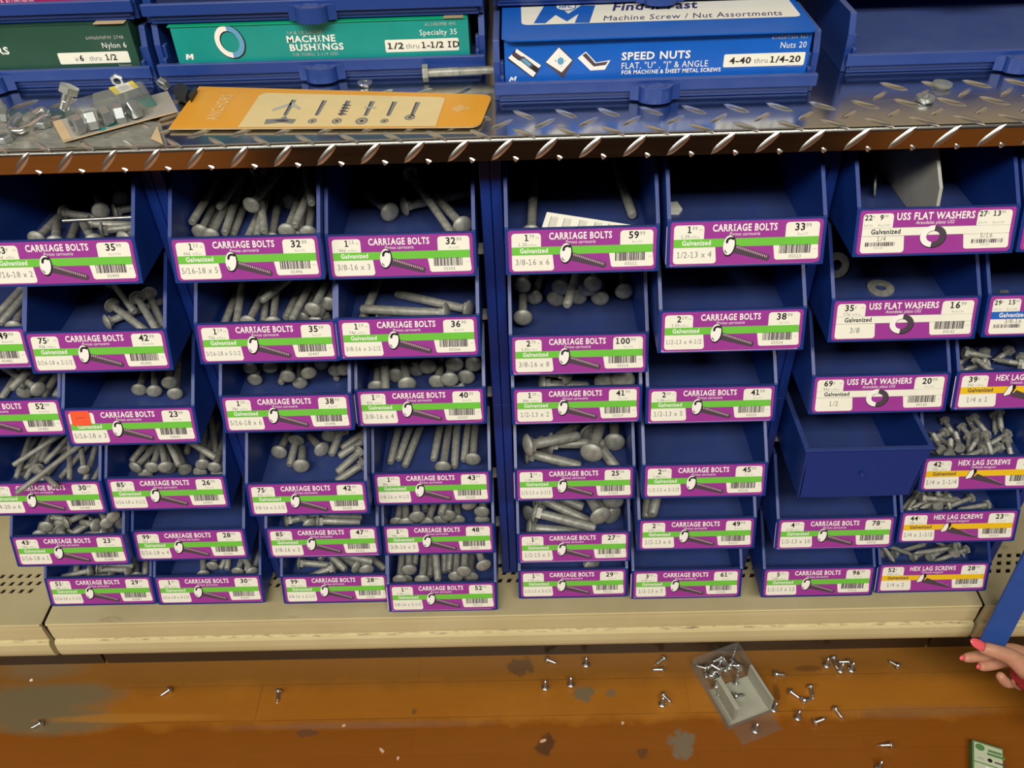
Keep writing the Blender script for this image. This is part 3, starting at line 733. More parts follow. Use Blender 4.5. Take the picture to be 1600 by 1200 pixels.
H_(7, 6, '52c', '29\u00a2', '28.99', '1/4 x 2', '09317', old=(-0.0034, 0.0004))
LB[(7, 1)] = dict(k='c', t=' ', sub=' ', p='', b='', s='', n='')
LB[(7, 2)] = dict(k='b', t=' ', sub=' ', p='', b='', s='3/8-16', n='')
OLD_TITLE = {}
def what(c, r):
    s = LB[(c, r)]
    if s['k'] == 'c' and s['s']: return 'blue hopper bin for %s CARRIAGE BOLTS, marked %s' % (spoken(s['s']), s['s'])
    if s['k'] == 'w': return {1: 'blue hopper bin of USS FLAT WASHERS with a grey divider', 2: 'blue hopper bin of three-eighths USS FLAT WASHERS', 3: 'blue hopper bin of half-inch USS FLAT WASHERS'}[r]
    if s['k'] == 'l': return 'blue hopper bin for %s HEX LAG SCREWS, yellow band' % spoken(s['s'])
    return None
def bin_name(b):
    s = LB[b]
    if s['k'] == 'l': return spoken(s['s']) + ' lag'
    return spoken(s['s']) if s['s'] else {(0, 2): 'upper frame-cut', (0, 3): 'lower frame-cut'}[b]

BOLTS = '''
11c1H 2 -0.3748 0.1316 0.7313 2.063 -0.090
11c1H 2 -0.4234 0.1046 0.7313 -0.203 -0.090
11c1H 2 -0.3885 0.0806 0.7313 0.040 -0.090
11c1H 2 -0.4228 0.0429 0.7383 1.562 -0.090
11c1H 2 -0.3962 0.0255 0.7433 1.952 -0.090
11c1H 2 -0.3941 0.0378 0.7313 1.817 -0.090
11c1H 2 -0.3614 0.0282 0.7423 2.140 -0.090
11c1H 2 -0.3705 0.1049 0.7313 0.571 -0.090
11c1H 2 -0.3682 0.0639 0.7333 0.314 -0.090
11c1H 2 -0.3339 0.0327 0.7413 1.268 -0.090
11c1H 2 -0.3789 0.0928 0.7393 2.025 -0.090
21c1T 5 -0.2678 0.2209 0.7200 -1.652 -0.036
21c1T 5 -0.2280 0.1985 0.7200 -1.608 -0.036
21c1H 5 -0.1816 0.0632 0.7200 1.604 -0.036
21c1H 5 -0.2756 0.0675 0.7270 1.607 -0.036
21c1H 5 -0.2623 0.0577 0.7280 1.586 -0.036
21c1T 5 -0.2593 0.1918 0.7300 -1.510 -0.036
21c1T 5 -0.2509 0.2040 0.7200 -1.559 -0.036
21c1T 5 -0.2287 0.1818 0.7320 -1.478 -0.036
21c1T 5 -0.2402 0.1720 0.7400 -1.306 -0.036
21c1H 5 -0.1872 0.0559 0.7320 1.581 -0.036
21c1T 5 -0.1712 0.1786 0.7440 -1.621 -0.036
21c1H 5 -0.1679 0.0581 0.7280 1.680 -0.036
21c1H 5 -0.2046 0.0575 0.7220 1.702 -0.036
21c1T 5 -0.2726 0.1913 0.7430 -1.631 -0.036
21c1T 5 -0.2454 0.2244 0.7400 -1.712 -0.036
21c1H 5 -0.2020 0.1349 0.7200 1.602 -0.036
21c1T 5 -0.1958 0.2002 0.7530 -1.316 -0.036
21c1H 5 -0.2240 0.0814 0.7470 1.403 -0.036
02c1T 2.5 -0.5133 0.1412 0.6301 -1.751 -0.072
02c1H 2.5 -0.4921 0.0499 0.6301 1.819 -0.072
02c1T 2.5 -0.4945 0.1130 0.6391 -1.738 -0.072
12c1H 2.5 -0.3956 0.0558 0.6295 0.761 -0.072
12c1T 2.5 -0.4079 0.1152 0.6395 -0.911 -0.072
12c1T 2.5 -0.3668 0.0771 0.6445 -0.978 -0.072
12c1T 2.5 -0.3635 0.0967 0.6355 -1.060 -0.072
12c1H 2.5 -0.3949 0.0742 0.6375 -0.709 -0.072
22c1T 5.5 -0.2756 0.1961 0.6253 -1.575 -0.033
22c1T 5.5 -0.2756 0.1795 0.6373 -1.435 -0.033
22c1T 5.5 -0.2546 0.1992 0.6253 -1.432 -0.033
22c1H 5.5 -0.2445 0.0443 0.6333 1.515 -0.033
22c1H 5.5 -0.2141 0.0294 0.6423 1.730 -0.033
22c1T 5.5 -0.1962 0.2048 0.6253 -1.692 -0.033
22c1H 5.5 -0.1932 0.0590 0.6253 1.449 -0.033
22c1T 5.5 -0.2174 0.1794 0.6343 -1.180 -0.033
22c1H 5.5 -0.1713 0.0316 0.6393 1.454 -0.033
22c1H 5.5 -0.1605 0.0521 0.6483 1.538 -0.033
22c1T 5.5 -0.1596 0.1762 0.6563 -2.092 -0.033
22c1H 5.5 -0.1701 0.0272 0.6593 1.463 -0.033
22c1T 5.5 -0.1780 0.1776 0.6423 -1.715 -0.033
32c2H 3.5 -0.0190 0.0563 0.6331 2.672 -0.062
32c2H 3.5 -0.1082 0.0510 0.6331 -0.263 -0.062
32c2H 3.5 -0.0400 0.0277 0.6501 2.936 -0.062
32c2T 3.5 -0.1150 0.1396 0.6331 -1.720 -0.062
31c2H 3 -0.0968 0.1183 0.7143 2.126 -0.072
31c2H 3 -0.0812 0.1290 0.7143 0.491 -0.072
31c2H 3 -0.0190 0.0680 0.7253 1.993 -0.072
31c1T 5 -0.0782 0.1709 0.7295 -1.169 -0.036
41c2H 6 0.0478 0.0497 0.7252 1.525 -0.036
41c2T 6 0.1381 0.2391 0.7252 -1.496 -0.036
42c2H 8 0.0749 0.1211 0.5984 1.311 -0.027
42c2H 8 0.0997 0.1237 0.5984 1.353 -0.027
42c2H 8 0.0504 0.1259 0.5984 1.343 -0.027
42c2H 8 0.1242 0.1207 0.5984 1.415 -0.027
42c2H 8 0.0377 0.0726 0.6094 1.560 -0.027
42c2H 8 0.1501 0.1180 0.6084 1.544 -0.027
42c2H 8 0.0377 0.1135 0.6234 1.341 -0.027
42c2H 8 0.0800 0.1172 0.6164 1.311 -0.027
42c2H 8 0.1095 0.1169 0.6144 1.405 -0.027
42c2H 8 0.1145 0.1053 0.6284 1.392 -0.027
42c2T 8 0.1316 0.2618 0.6344 -1.808 -0.027
03c1T 3 -0.5431 0.1264 0.5360 -1.620 -0.060
03c1T 3 -0.5019 0.1273 0.5360 -1.793 -0.060
03c1T 3 -0.4896 0.1206 0.5440 -1.619 -0.060
03c1T 3 -0.4741 0.1163 0.5460 -1.629 -0.060
03c1H 3 -0.5149 0.0479 0.5430 1.796 -0.060
03c1T 3 -0.5017 0.1168 0.5590 -1.698 -0.060
03c1H 3 -0.4823 0.0261 0.5650 2.490 -0.060
03c1T 3 -0.4884 0.0949 0.5750 -1.811 -0.060
13c1H 3 -0.3975 0.0650 0.5279 1.740 -0.060
13c1H 3 -0.3780 0.0596 0.5299 1.874 -0.060
13c1H 3 -0.3543 0.0567 0.5279 1.805 -0.060
13c1H 3 -0.3556 0.0562 0.5449 1.918 -0.060
23c1H 6 -0.2159 0.0695 0.5281 1.749 -0.030
23c1T 6 -0.2344 0.2191 0.5351 -1.584 -0.030
23c1H 6 -0.2687 0.0774 0.5281 1.646 -0.030
23c1T 6 -0.1934 0.2307 0.5281 -1.461 -0.030
23c1H 6 -0.2235 0.0579 0.5481 1.638 -0.030
23c1H 6 -0.1975 0.0519 0.5571 1.825 -0.030
23c1H 6 -0.2733 0.0840 0.5401 1.616 -0.030
23c1H 6 -0.2471 0.0760 0.5471 1.752 -0.030
23c1H 6 -0.1969 0.1016 0.5281 1.691 -0.030
23c1H 6 -0.1741 0.0745 0.5411 1.689 -0.030
23c1H 6 -0.1625 0.0671 0.5481 1.681 -0.030
33c2H 4 -0.1289 0.0638 0.5236 1.651 -0.054
33c2T 4 -0.1280 0.1465 0.5386 -1.450 -0.054
33c2H 4 -0.1091 0.0841 0.5236 1.588 -0.054
33c2H 4 -0.0924 0.0541 0.5356 1.743 -0.054
33c2H 4 -0.0607 0.0710 0.5236 1.507 -0.054
33c2H 4 -0.0461 0.0652 0.5316 1.591 -0.054
33c2H 4 -0.0283 0.0781 0.5236 1.507 -0.054
33c2H 4 -0.0871 0.0946 0.5236 1.472 -0.054
33c2H 4 -0.0717 0.0863 0.5336 1.653 -0.054
33c2H 4 -0.0403 0.0760 0.5446 1.577 -0.054
33c2H 4 -0.0190 0.0800 0.5406 1.557 -0.054
33c0H 2 -0.0321 0.0595 0.5242 -2.955 -0.072
43c3H 2 0.0594 0.0620 0.5228 0.055 -0.144
43c3H 2 0.0835 0.0513 0.5478 2.760 -0.144
43c3H 2 0.1292 0.0637 0.5228 1.316 -0.144
43c3H 2 0.1467 0.0533 0.5348 1.425 -0.144
73l0T 1 0.5284 0.0680 0.5467 -2.452 -0.119
73l0T 1 0.5366 0.0507 0.5467 -2.889 -0.119
73l0T 1 0.5363 0.0561 0.5567 -1.964 -0.119
73l0T 1 0.5712 0.0711 0.5467 -2.542 -0.119
73l0H 1 0.5691 0.0446 0.5517 2.666 -0.119
73l0H 1 0.5206 0.0392 0.5617 -1.076 -0.119
73l0H 1 0.5014 0.0348 0.5527 1.235 -0.119
73l0H 1 0.5811 0.0585 0.5467 -1.950 -0.119
73l0T 1 0.5058 0.0392 0.5727 -0.180 -0.119
04c0T 6 -0.5125 0.1892 0.4072 -1.813 -0.024
04c0T 6 -0.4994 0.1922 0.4142 -2.186 -0.024
04c0T 6 -0.5837 0.2377 0.4072 -1.595 -0.024
04c0T 6 -0.4645 0.1513 0.4142 -2.446 -0.024
04c0T 6 -0.5688 0.2078 0.4072 -1.629 -0.024
04c0T 6 -0.5596 0.1897 0.4202 -1.571 -0.024
04c0T 6 -0.5538 0.2107 0.4282 -1.528 -0.024
04c0T 6 -0.4967 0.2015 0.4272 -1.870 -0.024
04c0T 6 -0.5473 0.1628 0.4362 -1.216 -0.024
04c0H 6 -0.4743 0.0227 0.4442 2.018 -0.024
04c0T 6 -0.4742 0.1913 0.4072 -1.646 -0.024
04c0T 6 -0.4979 0.1695 0.4322 -1.434 -0.024
04c0T 6 -0.4663 0.1499 0.4512 -2.222 -0.024
04c0T 6 -0.4883 0.1968 0.4072 -1.832 -0.024
04c0T 3 -0.5837 0.1140 0.4202 -1.413 -0.048
14c1H 3.5 -0.3337 0.0453 0.4075 1.434 -0.051
14c1H 3.5 -0.3562 0.0504 0.4075 1.586 -0.051
14c1H 3.5 -0.3954 0.0580 0.4075 2.018 -0.051
14c1H 3.5 -0.4222 0.0487 0.4075 1.814 -0.051
14c1T 3.5 -0.4190 0.1510 0.4165 -1.854 -0.051
14c1H 3.5 -0.4292 0.0469 0.4215 1.260 -0.051
14c1H 3.5 -0.4034 0.0375 0.4305 1.665 -0.051
14c1H 3.5 -0.3827 0.0286 0.4395 1.965 -0.051
14c1T 3.5 -0.4106 0.1013 0.4485 -1.019 -0.051
14c1H 3.5 -0.3759 0.0549 0.4075 2.080 -0.051
14c1T 3.5 -0.3931 0.1752 0.4075 -1.473 -0.051
14c1H 3.5 -0.3489 0.0484 0.4225 1.818 -0.051
14c1T 3.5 -0.3727 0.1613 0.4155 -1.230 -0.051
14c1H 3.5 -0.3324 0.0420 0.4235 1.601 -0.051
14c1T 3.5 -0.3913 0.0771 0.4595 -0.617 -0.051
24c2H 1.5 -0.2693 0.0874 0.4011 1.499 -0.144
24c2H 1.5 -0.2519 0.1066 0.4011 -1.621 -0.144
24c2H 1.5 -0.2363 0.0601 0.4041 1.725 -0.144
24c2H 1.5 -0.2108 0.1153 0.4011 1.684 -0.144
24c2H 1.5 -0.2169 0.0906 0.4011 2.188 -0.144
24c2T 1.5 -0.1942 0.1125 0.4111 -1.771 -0.144
24c2T 1.5 -0.1649 0.1199 0.4011 -2.465 -0.144
24c2T 1.5 -0.1639 0.1016 0.4041 -2.511 -0.144
24c2T 1.5 -0.1675 0.0800 0.4051 -2.278 -0.144
24c2T 1.5 -0.1614 0.0620 0.4021 -2.503 -0.144
34c2T 4.5 -0.1231 0.1943 0.3894 -1.650 -0.048
34c2T 4.5 -0.1018 0.1970 0.3904 -1.752 -0.048
34c2T 4.5 -0.0889 0.1831 0.3924 -1.783 -0.048
34c2T 4.5 -0.0685 0.1980 0.3894 -1.658 -0.048
34c2H 4.5 -0.0650 0.0667 0.3894 1.531 -0.048
34c2T 4.5 -0.0511 0.1852 0.3894 -1.577 -0.048
34c2T 4.5 -0.0341 0.1957 0.3894 -1.625 -0.048
34c2H 4.5 -0.0282 0.0714 0.3974 1.547 -0.048
44c3H 2.5 0.0606 0.0868 0.4019 0.799 -0.115
44c3H 2.5 0.0426 0.0736 0.4019 -0.264 -0.115
44c3H 2.5 0.0688 0.0695 0.4229 0.076 -0.115
44c3H 2.5 0.1467 0.0910 0.4019 1.455 -0.115
44c3H 2.5 0.1143 0.0418 0.4339 1.296 -0.115
44c3H 2.5 0.0411 0.0470 0.4429 0.342 -0.115
44c3H 2.5 0.1162 0.1056 0.4039 -1.074 -0.115
74l0T 1.25 0.5388 0.0502 0.4216 2.081 -0.096
74l0H 1.25 0.5337 0.0660 0.4276 -2.683 -0.096
74l0T 1.25 0.5401 0.0305 0.4216 2.641 -0.096
74l0H 1.25 0.5159 0.0328 0.4356 1.500 -0.096
74l0H 1.25 0.5219 0.0234 0.4376 1.134 -0.096
74l0T 1.25 0.5478 0.0920 0.4216 -1.449 -0.096
74l0H 1.25 0.5415 0.0401 0.4306 1.329 -0.096
74l0H 1.25 0.5638 0.0800 0.4216 -1.228 -0.096
74l0H 1.25 0.5766 0.0740 0.4216 1.484 -0.096
74l0T 1.25 0.5779 0.0855 0.4316 -1.341 -0.096
74l0T 1.25 0.6108 0.0994 0.4216 -1.937 -0.096
74l0H 1.25 0.5360 0.0206 0.4306 -2.888 -0.096
74l0H 1.25 0.5728 0.0441 0.4256 -1.592 -0.096
74l0H 1.25 0.5835 0.0346 0.4326 -2.623 -0.096
74l0H 1.25 0.5565 0.0234 0.4406 -2.760 -0.096
74l0T 1.25 0.6104 0.0941 0.4326 -1.879 -0.096
74l0H 1.25 0.6103 0.0674 0.4216 -2.646 -0.096
74l0H 1.25 0.6067 0.0555 0.4216 -1.763 -0.096
74l0T 1.25 0.5620 0.0599 0.4246 -1.914 -0.096
74l0H 1.25 0.5672 0.0521 0.4326 -2.286 -0.096
74l0T 1.25 0.5711 0.0452 0.4416 -1.727 -0.096
05c1H 1 -0.5626 0.0345 0.3192 1.801 -0.178
05c1H 1 -0.4908 0.0337 0.3192 2.966 -0.178
05c1T 1 -0.4901 0.0240 0.3322 -3.051 -0.178
05c1H 1 -0.5390 0.0327 0.3192 1.109 -0.178
05c1H 1 -0.4934 0.0212 0.3482 2.764 -0.178
05c1H 1 -0.5751 0.0273 0.3242 1.908 -0.178
05c1H 1 -0.5629 0.0308 0.3362 1.788 -0.178
05c1H 1 -0.5504 0.0381 0.3312 1.823 -0.178
05c1H 1 -0.5462 0.0271 0.3332 -0.750 -0.191
05c1T 1 -0.5527 0.0359 0.3492 -0.153 -0.178
05c1H 1 -0.5266 0.0205 0.3552 0.825 -0.178
05c1H 1 -0.5116 0.0417 0.3312 -2.450 -0.178
05c1H 1 -0.4771 0.0201 0.3532 2.228 -0.178
05c1H 1 -0.4661 0.0205 0.3642 2.318 -0.178
05c1H 1 -0.4804 0.0486 0.3192 2.259 -0.178
25c2H 2 -0.2709 0.0553 0.3083 0.324 -0.108
25c2H 2 -0.2376 0.0389 0.3193 2.228 -0.108
25c2H 2 -0.2233 0.0371 0.3283 0.016 -0.108
25c2H 2 -0.2263 0.0570 0.3123 0.032 -0.108
35c2H 5 -0.1314 0.0588 0.2967 1.538 -0.043
35c2H 5 -0.1179 0.0488 0.3067 1.700 -0.043
35c2H 5 -0.0761 0.0596 0.2967 1.539 -0.043
35c2H 5 -0.0912 0.0492 0.3067 1.348 -0.043
35c2H 5 -0.1022 0.0454 0.3227 1.712 -0.043
35c2T 5 -0.1173 0.2074 0.2967 -1.409 -0.043
35c2H 5 -0.0638 0.0518 0.3167 1.574 -0.043
35c2T 5 -0.0439 0.1656 0.3357 -1.788 -0.043
35c2H 5 -0.0537 0.0602 0.2967 1.622 -0.043
35c2H 5 -0.0346 0.0446 0.3457 1.925 -0.043
35c2H 5 -0.0211 0.0592 0.2967 1.511 -0.043
35c2H 5 -0.0209 0.0565 0.3167 1.512 -0.043
45c3H 3 0.0411 0.0683 0.2953 0.815 -0.096
45c3H 3 0.0411 0.0448 0.2963 -0.067 -0.096
45c3T 3 0.0411 0.1054 0.3073 -0.419 -0.096
45c3H 3 0.0489 0.0491 0.3203 -0.269 -0.100
45c3H 3 0.1467 0.0650 0.2953 2.138 -0.096
45c3H 3 0.1467 0.0647 0.3233 1.474 -0.096
45c3H 3 0.1271 0.0334 0.3313 1.881 -0.096
45c3T 3 0.0527 0.0806 0.3133 -0.527 -0.096
55c3T 6 0.2133 0.1796 0.3347 -1.762 -0.048
55c3T 6 0.2368 0.1706 0.3457 -1.884 -0.048
75l0T 1.5 0.5023 0.0777 0.3280 -1.697 -0.080
75l0T 1.5 0.5257 0.0579 0.3300 -2.379 -0.080
75l0T 1.5 0.5236 0.0503 0.3390 -2.273 -0.080
75l0T 1.5 0.5397 0.0582 0.3280 -2.368 -0.080
75l0H 1.5 0.5402 0.0383 0.3460 -2.763 -0.080
75l0H 1.5 0.5375 0.0504 0.3370 -0.193 -0.080
75l0H 1.5 0.5392 0.0373 0.3280 0.448 -0.080
75l0T 1.5 0.5464 0.0311 0.3520 -2.789 -0.080
75l0H 1.5 0.5284 0.0152 0.3590 1.192 -0.080
75l0T 1.5 0.5568 0.0577 0.3430 -1.734 -0.080
75l0T 1.5 0.5092 0.0161 0.3700 -0.080 -0.080
75l0H 1.5 0.5896 0.0503 0.3280 -2.796 -0.080
75l0H 1.5 0.5944 0.0305 0.3280 -3.043 -0.080
75l0H 1.5 0.5973 0.0298 0.3390 -3.006 -0.080
06c1T 1.5 -0.5821 0.0809 0.2213 -1.388 -0.120
06c1T 1.5 -0.5233 0.0408 0.2213 3.081 -0.120
06c1H 1.5 -0.5491 0.0425 0.2313 -2.962 -0.120
06c1H 1.5 -0.5352 0.0426 0.2353 -0.001 -0.120
06c1H 1.5 -0.4901 0.0316 0.2453 3.005 -0.120
06c1H 1.5 -0.5157 0.0314 0.2613 -0.066 -0.120
06c1H 1.5 -0.4891 0.0390 0.2213 1.923 -0.120
06c1T 1.5 -0.4841 0.0728 0.2283 -1.345 -0.120
16c1H 4.5 -0.3998 0.0414 0.2196 1.857 -0.040
16c1H 4.5 -0.3908 0.0554 0.2196 1.568 -0.040
16c1T 4.5 -0.3587 0.1660 0.2196 -1.765 -0.040
16c1T 4.5 -0.3835 0.1595 0.2276 -1.435 -0.040
16c1H 4.5 -0.3527 0.0427 0.2226 1.572 -0.040
16c1H 4.5 -0.3277 0.0300 0.2376 2.145 -0.040
16c1T 4.5 -0.3569 0.1525 0.2306 -1.410 -0.040
16c1T 4.5 -0.3233 0.1688 0.2196 -1.672 -0.040
26c2T 2.5 -0.2738 0.1288 0.2124 -1.136 -0.087
26c2H 2.5 -0.2738 0.0629 0.2124 -0.078 -0.087
26c2H 2.5 -0.2275 0.0478 0.2194 -2.716 -0.096
26c2H 2.5 -0.1943 0.0504 0.2164 2.420 -0.087
26c2T 2.5 -0.2510 0.0802 0.2354 -0.776 -0.087
26c2H 2.5 -0.1782 0.0362 0.2284 1.867 -0.087
26c2T 2.5 -0.2295 0.0544 0.2474 -0.253 -0.087
26c2T 2.5 -0.2059 0.0945 0.2124 -0.711 -0.087
36c2H 5.5 -0.1267 0.0274 0.2173 1.612 -0.039
36c2T 5.5 -0.1032 0.1748 0.2173 -1.514 -0.039
36c2T 5.5 -0.0828 0.1814 0.2173 -1.524 -0.039
36c2T 5.5 -0.0638 0.1784 0.2243 -1.613 -0.039
36c2H 5.5 -0.1314 0.0171 0.2313 1.610 -0.039
36c2H 5.5 -0.1023 0.0156 0.2323 1.581 -0.039
36c2T 5.5 -0.0993 0.1499 0.2413 -1.440 -0.039
36c2H 5.5 -0.0579 0.0172 0.2363 1.568 -0.039
36c2H 5.5 -0.0398 0.0298 0.2173 1.581 -0.039
36c2T 5.5 -0.1133 0.1865 0.2293 -1.591 -0.039
36c2H 5.5 -0.0464 0.0129 0.2523 1.565 -0.039
36c2H 5.5 -0.0207 0.0142 0.2623 1.872 -0.039
36c2H 5.5 -0.1192 0.0254 0.2413 1.669 -0.039
46c3H 3.5 0.1196 0.0376 0.2270 2.175 -0.083
76l0H 2 0.5050 0.0480 0.2259 1.601 -0.060
76l0T 2 0.4990 0.0735 0.2369 -1.292 -0.060
76l0H 2 0.5455 0.0403 0.2259 0.353 -0.060
76l0T 2 0.4913 0.0552 0.2429 -0.455 -0.060
76l0H 2 0.5238 0.0475 0.2259 0.335 -0.060
76l0H 2 0.5936 0.0470 0.2309 2.285 -0.060
76l0H 2 0.5576 0.0267 0.2429 0.507 -0.060
76l0T 2 0.5841 0.0320 0.2529 -3.057 -0.060
76l0T 2 0.6107 0.0443 0.2329 -2.809 -0.060
76l0H 2 0.5779 0.0171 0.2639 1.179 -0.060
76l0T 2 0.6119 0.0904 0.2259 -1.568 -0.060
04c0H 2 -0.5359 0.0337 0.4358 -0.731 0.102
04c0T 5 -0.4685 0.0908 0.4518 -2.108 -0.012
'''
_pd = price_digits
def price_digits(f, txt, u, v, size, h, m='ink_black'):
    if txt: _pd(f, txt, u, v, size, h, m)
_ft = Face.text
def _safe(s, txt, *a, **k):
    if txt.strip(): _ft(s, txt, *a, **k)
Face.text = _safe
LB[(7, 2)].update(two=('29c', '15.99', '', '', '3/8-16', ''), n2='')

# ------------------------------------------------------------------ bins
BINOBJ = {}
for (c, r), (X, Y, Z) in sorted(BINS.items()):
    s = LB[(c, r)]; w_ = what(c, r)
    rowname = ['top', 'second', 'third', 'fourth', 'fifth', 'bottom'][r - 1]
    if w_: lab = w_
    else:
        lab = {(0, 2): 'blue hopper bin priced forty-nine, cut by the frame edge', (0, 3): 'blue hopper bin priced fifty-two, cut by the frame edge',
               (7, 1): 'blue hopper bin of which only a sliver shows under the counter end', (7, 2): 'blue hopper bin with a blue label band, holding dark nuts'}[(c, r)]
    t = thing('hopper_bin', (X, Y, Z), lab, 'bin', 'blue hopper bins')
    D = 0.360 - Y; H = height(c, r)
    bevel(bin_shell(D, H).build('bin_shell', t), 0.0007, 2)
    make_label(t, s)
    if (c, r) == (6, 1):
        mb = MB(); poly = [(0, 0.018, 0.004), (0, 0.23, 0.004), (0, 0.23, 0.088), (0, 0.075, 0.088), (0, 0.030, 0.050)]
        mb.prism(poly, (0.0035, 0, 0), (0.0065, 0, 0), 'divider_grey'); tag(mb.build('divider', t), 'grey plastic divider standing in the bin')
    BINOBJ[(c, r)] = t
# one empty bin pushed in back to front: its plain rear wall faces the aisle
t = thing('hopper_bin', (0.3990, -0.030, 0.4275), 'empty blue hopper bin turned backwards, plain rear wall with a hole, no label', 'bin', 'blue hopper bins')
mb = MB(); H = 0.0745; D = 0.21; th = 0.0034
def xs(z): return 0.0622 + 0.0034 * z / H
for sx in (-1, 1):
    A = [(sx * xs(0), 0, 0), (sx * xs(0), D, 0), (sx * xs(H), D, H), (sx * xs(H), 0, H)]; B_ = [(p[0] - sx * th, p[1], p[2]) for p in A]
    mb.add(A + B_, [(0, 1, 2, 3), (7, 6, 5, 4), (0, 4, 5, 1), (1, 5, 6, 2), (2, 6, 7, 3), (3, 7, 4, 0)], 'blue_plastic')
def wall(y0, y1, m, hole):
    k = 24; out = []; R_ = 0.0021; cz = H * 0.5
    for y in (y0, y1):
        ring = [(R_ * math.cos(2 * math.pi * i / k), y, cz + R_ * math.sin(2 * math.pi * i / k)) for i in range(k)]
        o_ = []
        for i in range(k):
            a = 2 * math.pi * i / k; cx, cz_ = math.cos(a), math.sin(a)
            sc = min((xs(H / 2) - th * 0.5) / max(abs(cx), 1e-6), (H / 2) / max(abs(cz_), 1e-6)); pz = cz + sc * cz_
            o_.append((max(-xs(pz) + th * .5, min(xs(pz) - th * .5, sc * cx)), y, pz))
        out.append((ring, o_))
    (r0, o0), (r1, o1) = out
    vs = r0 + o0 + r1 + o1
    mb.add(vs, [(i, (i + 1) % k, k + (i + 1) % k, k + i) for i in range(k)] + [(2 * k + i, 3 * k + i, 3 * k + (i + 1) % k, 2 * k + (i + 1) % k) for i in range(k)] + [(i, 2 * k + i, 2 * k + (i + 1) % k, (i + 1) % k) for i in range(k)], m)
wall(0, th, 'blue_plastic', True)
mb.box(-xs(0) + th, xs(0) - th, th, D, 0, 0.0035, 'blue_plastic')
mb.box(-xs(0) + th, xs(0) - th, D - th, D, 0.0035, 0.042, 'blue_plastic')
for x0, x1, y0, y1 in ((-xs(H) - 0.0022, xs(H) + 0.0022, -0.0022, th), (-xs(H) - 0.0022, -xs(H) + th, th, D), (xs(H) - th, xs(H) + 0.0022, th, D)):
    mb.box(x0, x1, y0, y1, H - 0.0022, H + 0.0006, 'blue_plastic')
bevel(mb.build('bin_shell', t, fix=True), 0.0007, 2)
mb = MB(); mb.lathe([(-0.0012, 0.0036), (-0.0016, 0.0030), (-0.0016, 0.0022), (0.0, 0.0022)], 'blue_plastic', 20, Matrix.Translation((0, 0, H * .5)) @ Matrix.Rotation(math.radians(90), 4, 'Z'))
o = mb.build('hole_rim', t, fix=True)

# ------------------------------------------------------------------ carriage bolts and lag screws in the bins
DIA = [0.00635, 0.0079, 0.0095, 0.0127]
_bolt = {}
def bolt_mesh(kind, di, L):
    key = (kind, di, L)
    if key in _bolt: return _bolt[key]
    d = DIA[di]; r = d / 2; mb = MB()
    if kind == 'c':
        R_ = d * 1.08
        mb.lathe([(-0.50 * d, 0.0005), (-0.49 * d, R_ * 0.30), (-0.43 * d, R_ * 0.56), (-0.33 * d, R_ * 0.78), (-0.20 * d, R_ * 0.93), (-0.09 * d, R_), (-0.02 * d, R_ * 0.985), (0.0, R_ * 0.90)], 'galvanized', 20)
        q = r * 1.0
        mb.box(0, 0.5 * d, -q, q, -q, q, 'galvanized')
        s0 = 0.45 * d; th = max(s0 + 0.002, L * 0.42)
        mb.lathe([(s0, r * 0.97), (th, r * 0.97)], 'galvanized', 14)
        mb.lathe([(th, r), (L - r * 0.35, r), (L, r * 0.72)], 'galvanized_thread', 14)
    else:
        R_ = d * 0.98
        hexa = [(0, R_ * math.cos(math.pi / 3 * i), R_ * math.sin(math.pi / 3 * i)) for i in range(6)]
        mb.prism(hexa[::-1], (-0.62 * d, 0, 0), (0, 0, 0), 'galvanized')
        th = L * 0.35; prof = [(0, r * 0.95), (th, r * 0.95)]
        mb.lathe(prof, 'galvanized', 12)
        prof = []; a = th; k = 0
        while a < L - d * 0.9:
            prof += [(a, r * 0.72), (a + 0.0007, r * 1.02)]; a += 0.0019
        prof += [(L - d * 0.85, r * 0.75), (L, 0.0004)]
        mb.lathe(prof, 'galvanized', 12, smooth=False)
    me = mb.mesh('carriage_bolt' if kind == 'c' else 'lag_screw'); mb.fix(me)
    _bolt[key] = me; return me
ORD = ['first', 'second', 'third', 'fourth', 'fifth', 'sixth', 'seventh', 'eighth', 'ninth', 'tenth', 'eleventh', 'twelfth', 'thirteenth', 'fourteenth', 'fifteenth', 'sixteenth', 'seventeenth', 'eighteenth', 'nineteenth', 'twentieth', 'last']
rows = []
for ln in BOLTS.strip().split('\n'):
    a = ln.split(); rows.append(((int(a[0][0]), int(a[0][1])), a[0][2], int(a[0][3]), a[0][4]) + tuple(map(float, a[1:])))
from collections import defaultdict
grp = defaultdict(list)
for i, q in enumerate(rows):
    b, kind, di, ty, L, x, y, z, yaw, pit = q
    L *= 0.0254
    pose = 'crosswise' if abs(math.sin(yaw)) < 0.5 else ('head' if ty == 'H' else 'tip')
    grp[(b, kind, pose)].append((x if ty == 'H' else x + L * math.cos(yaw), i, L))
rnd = random.Random(5)
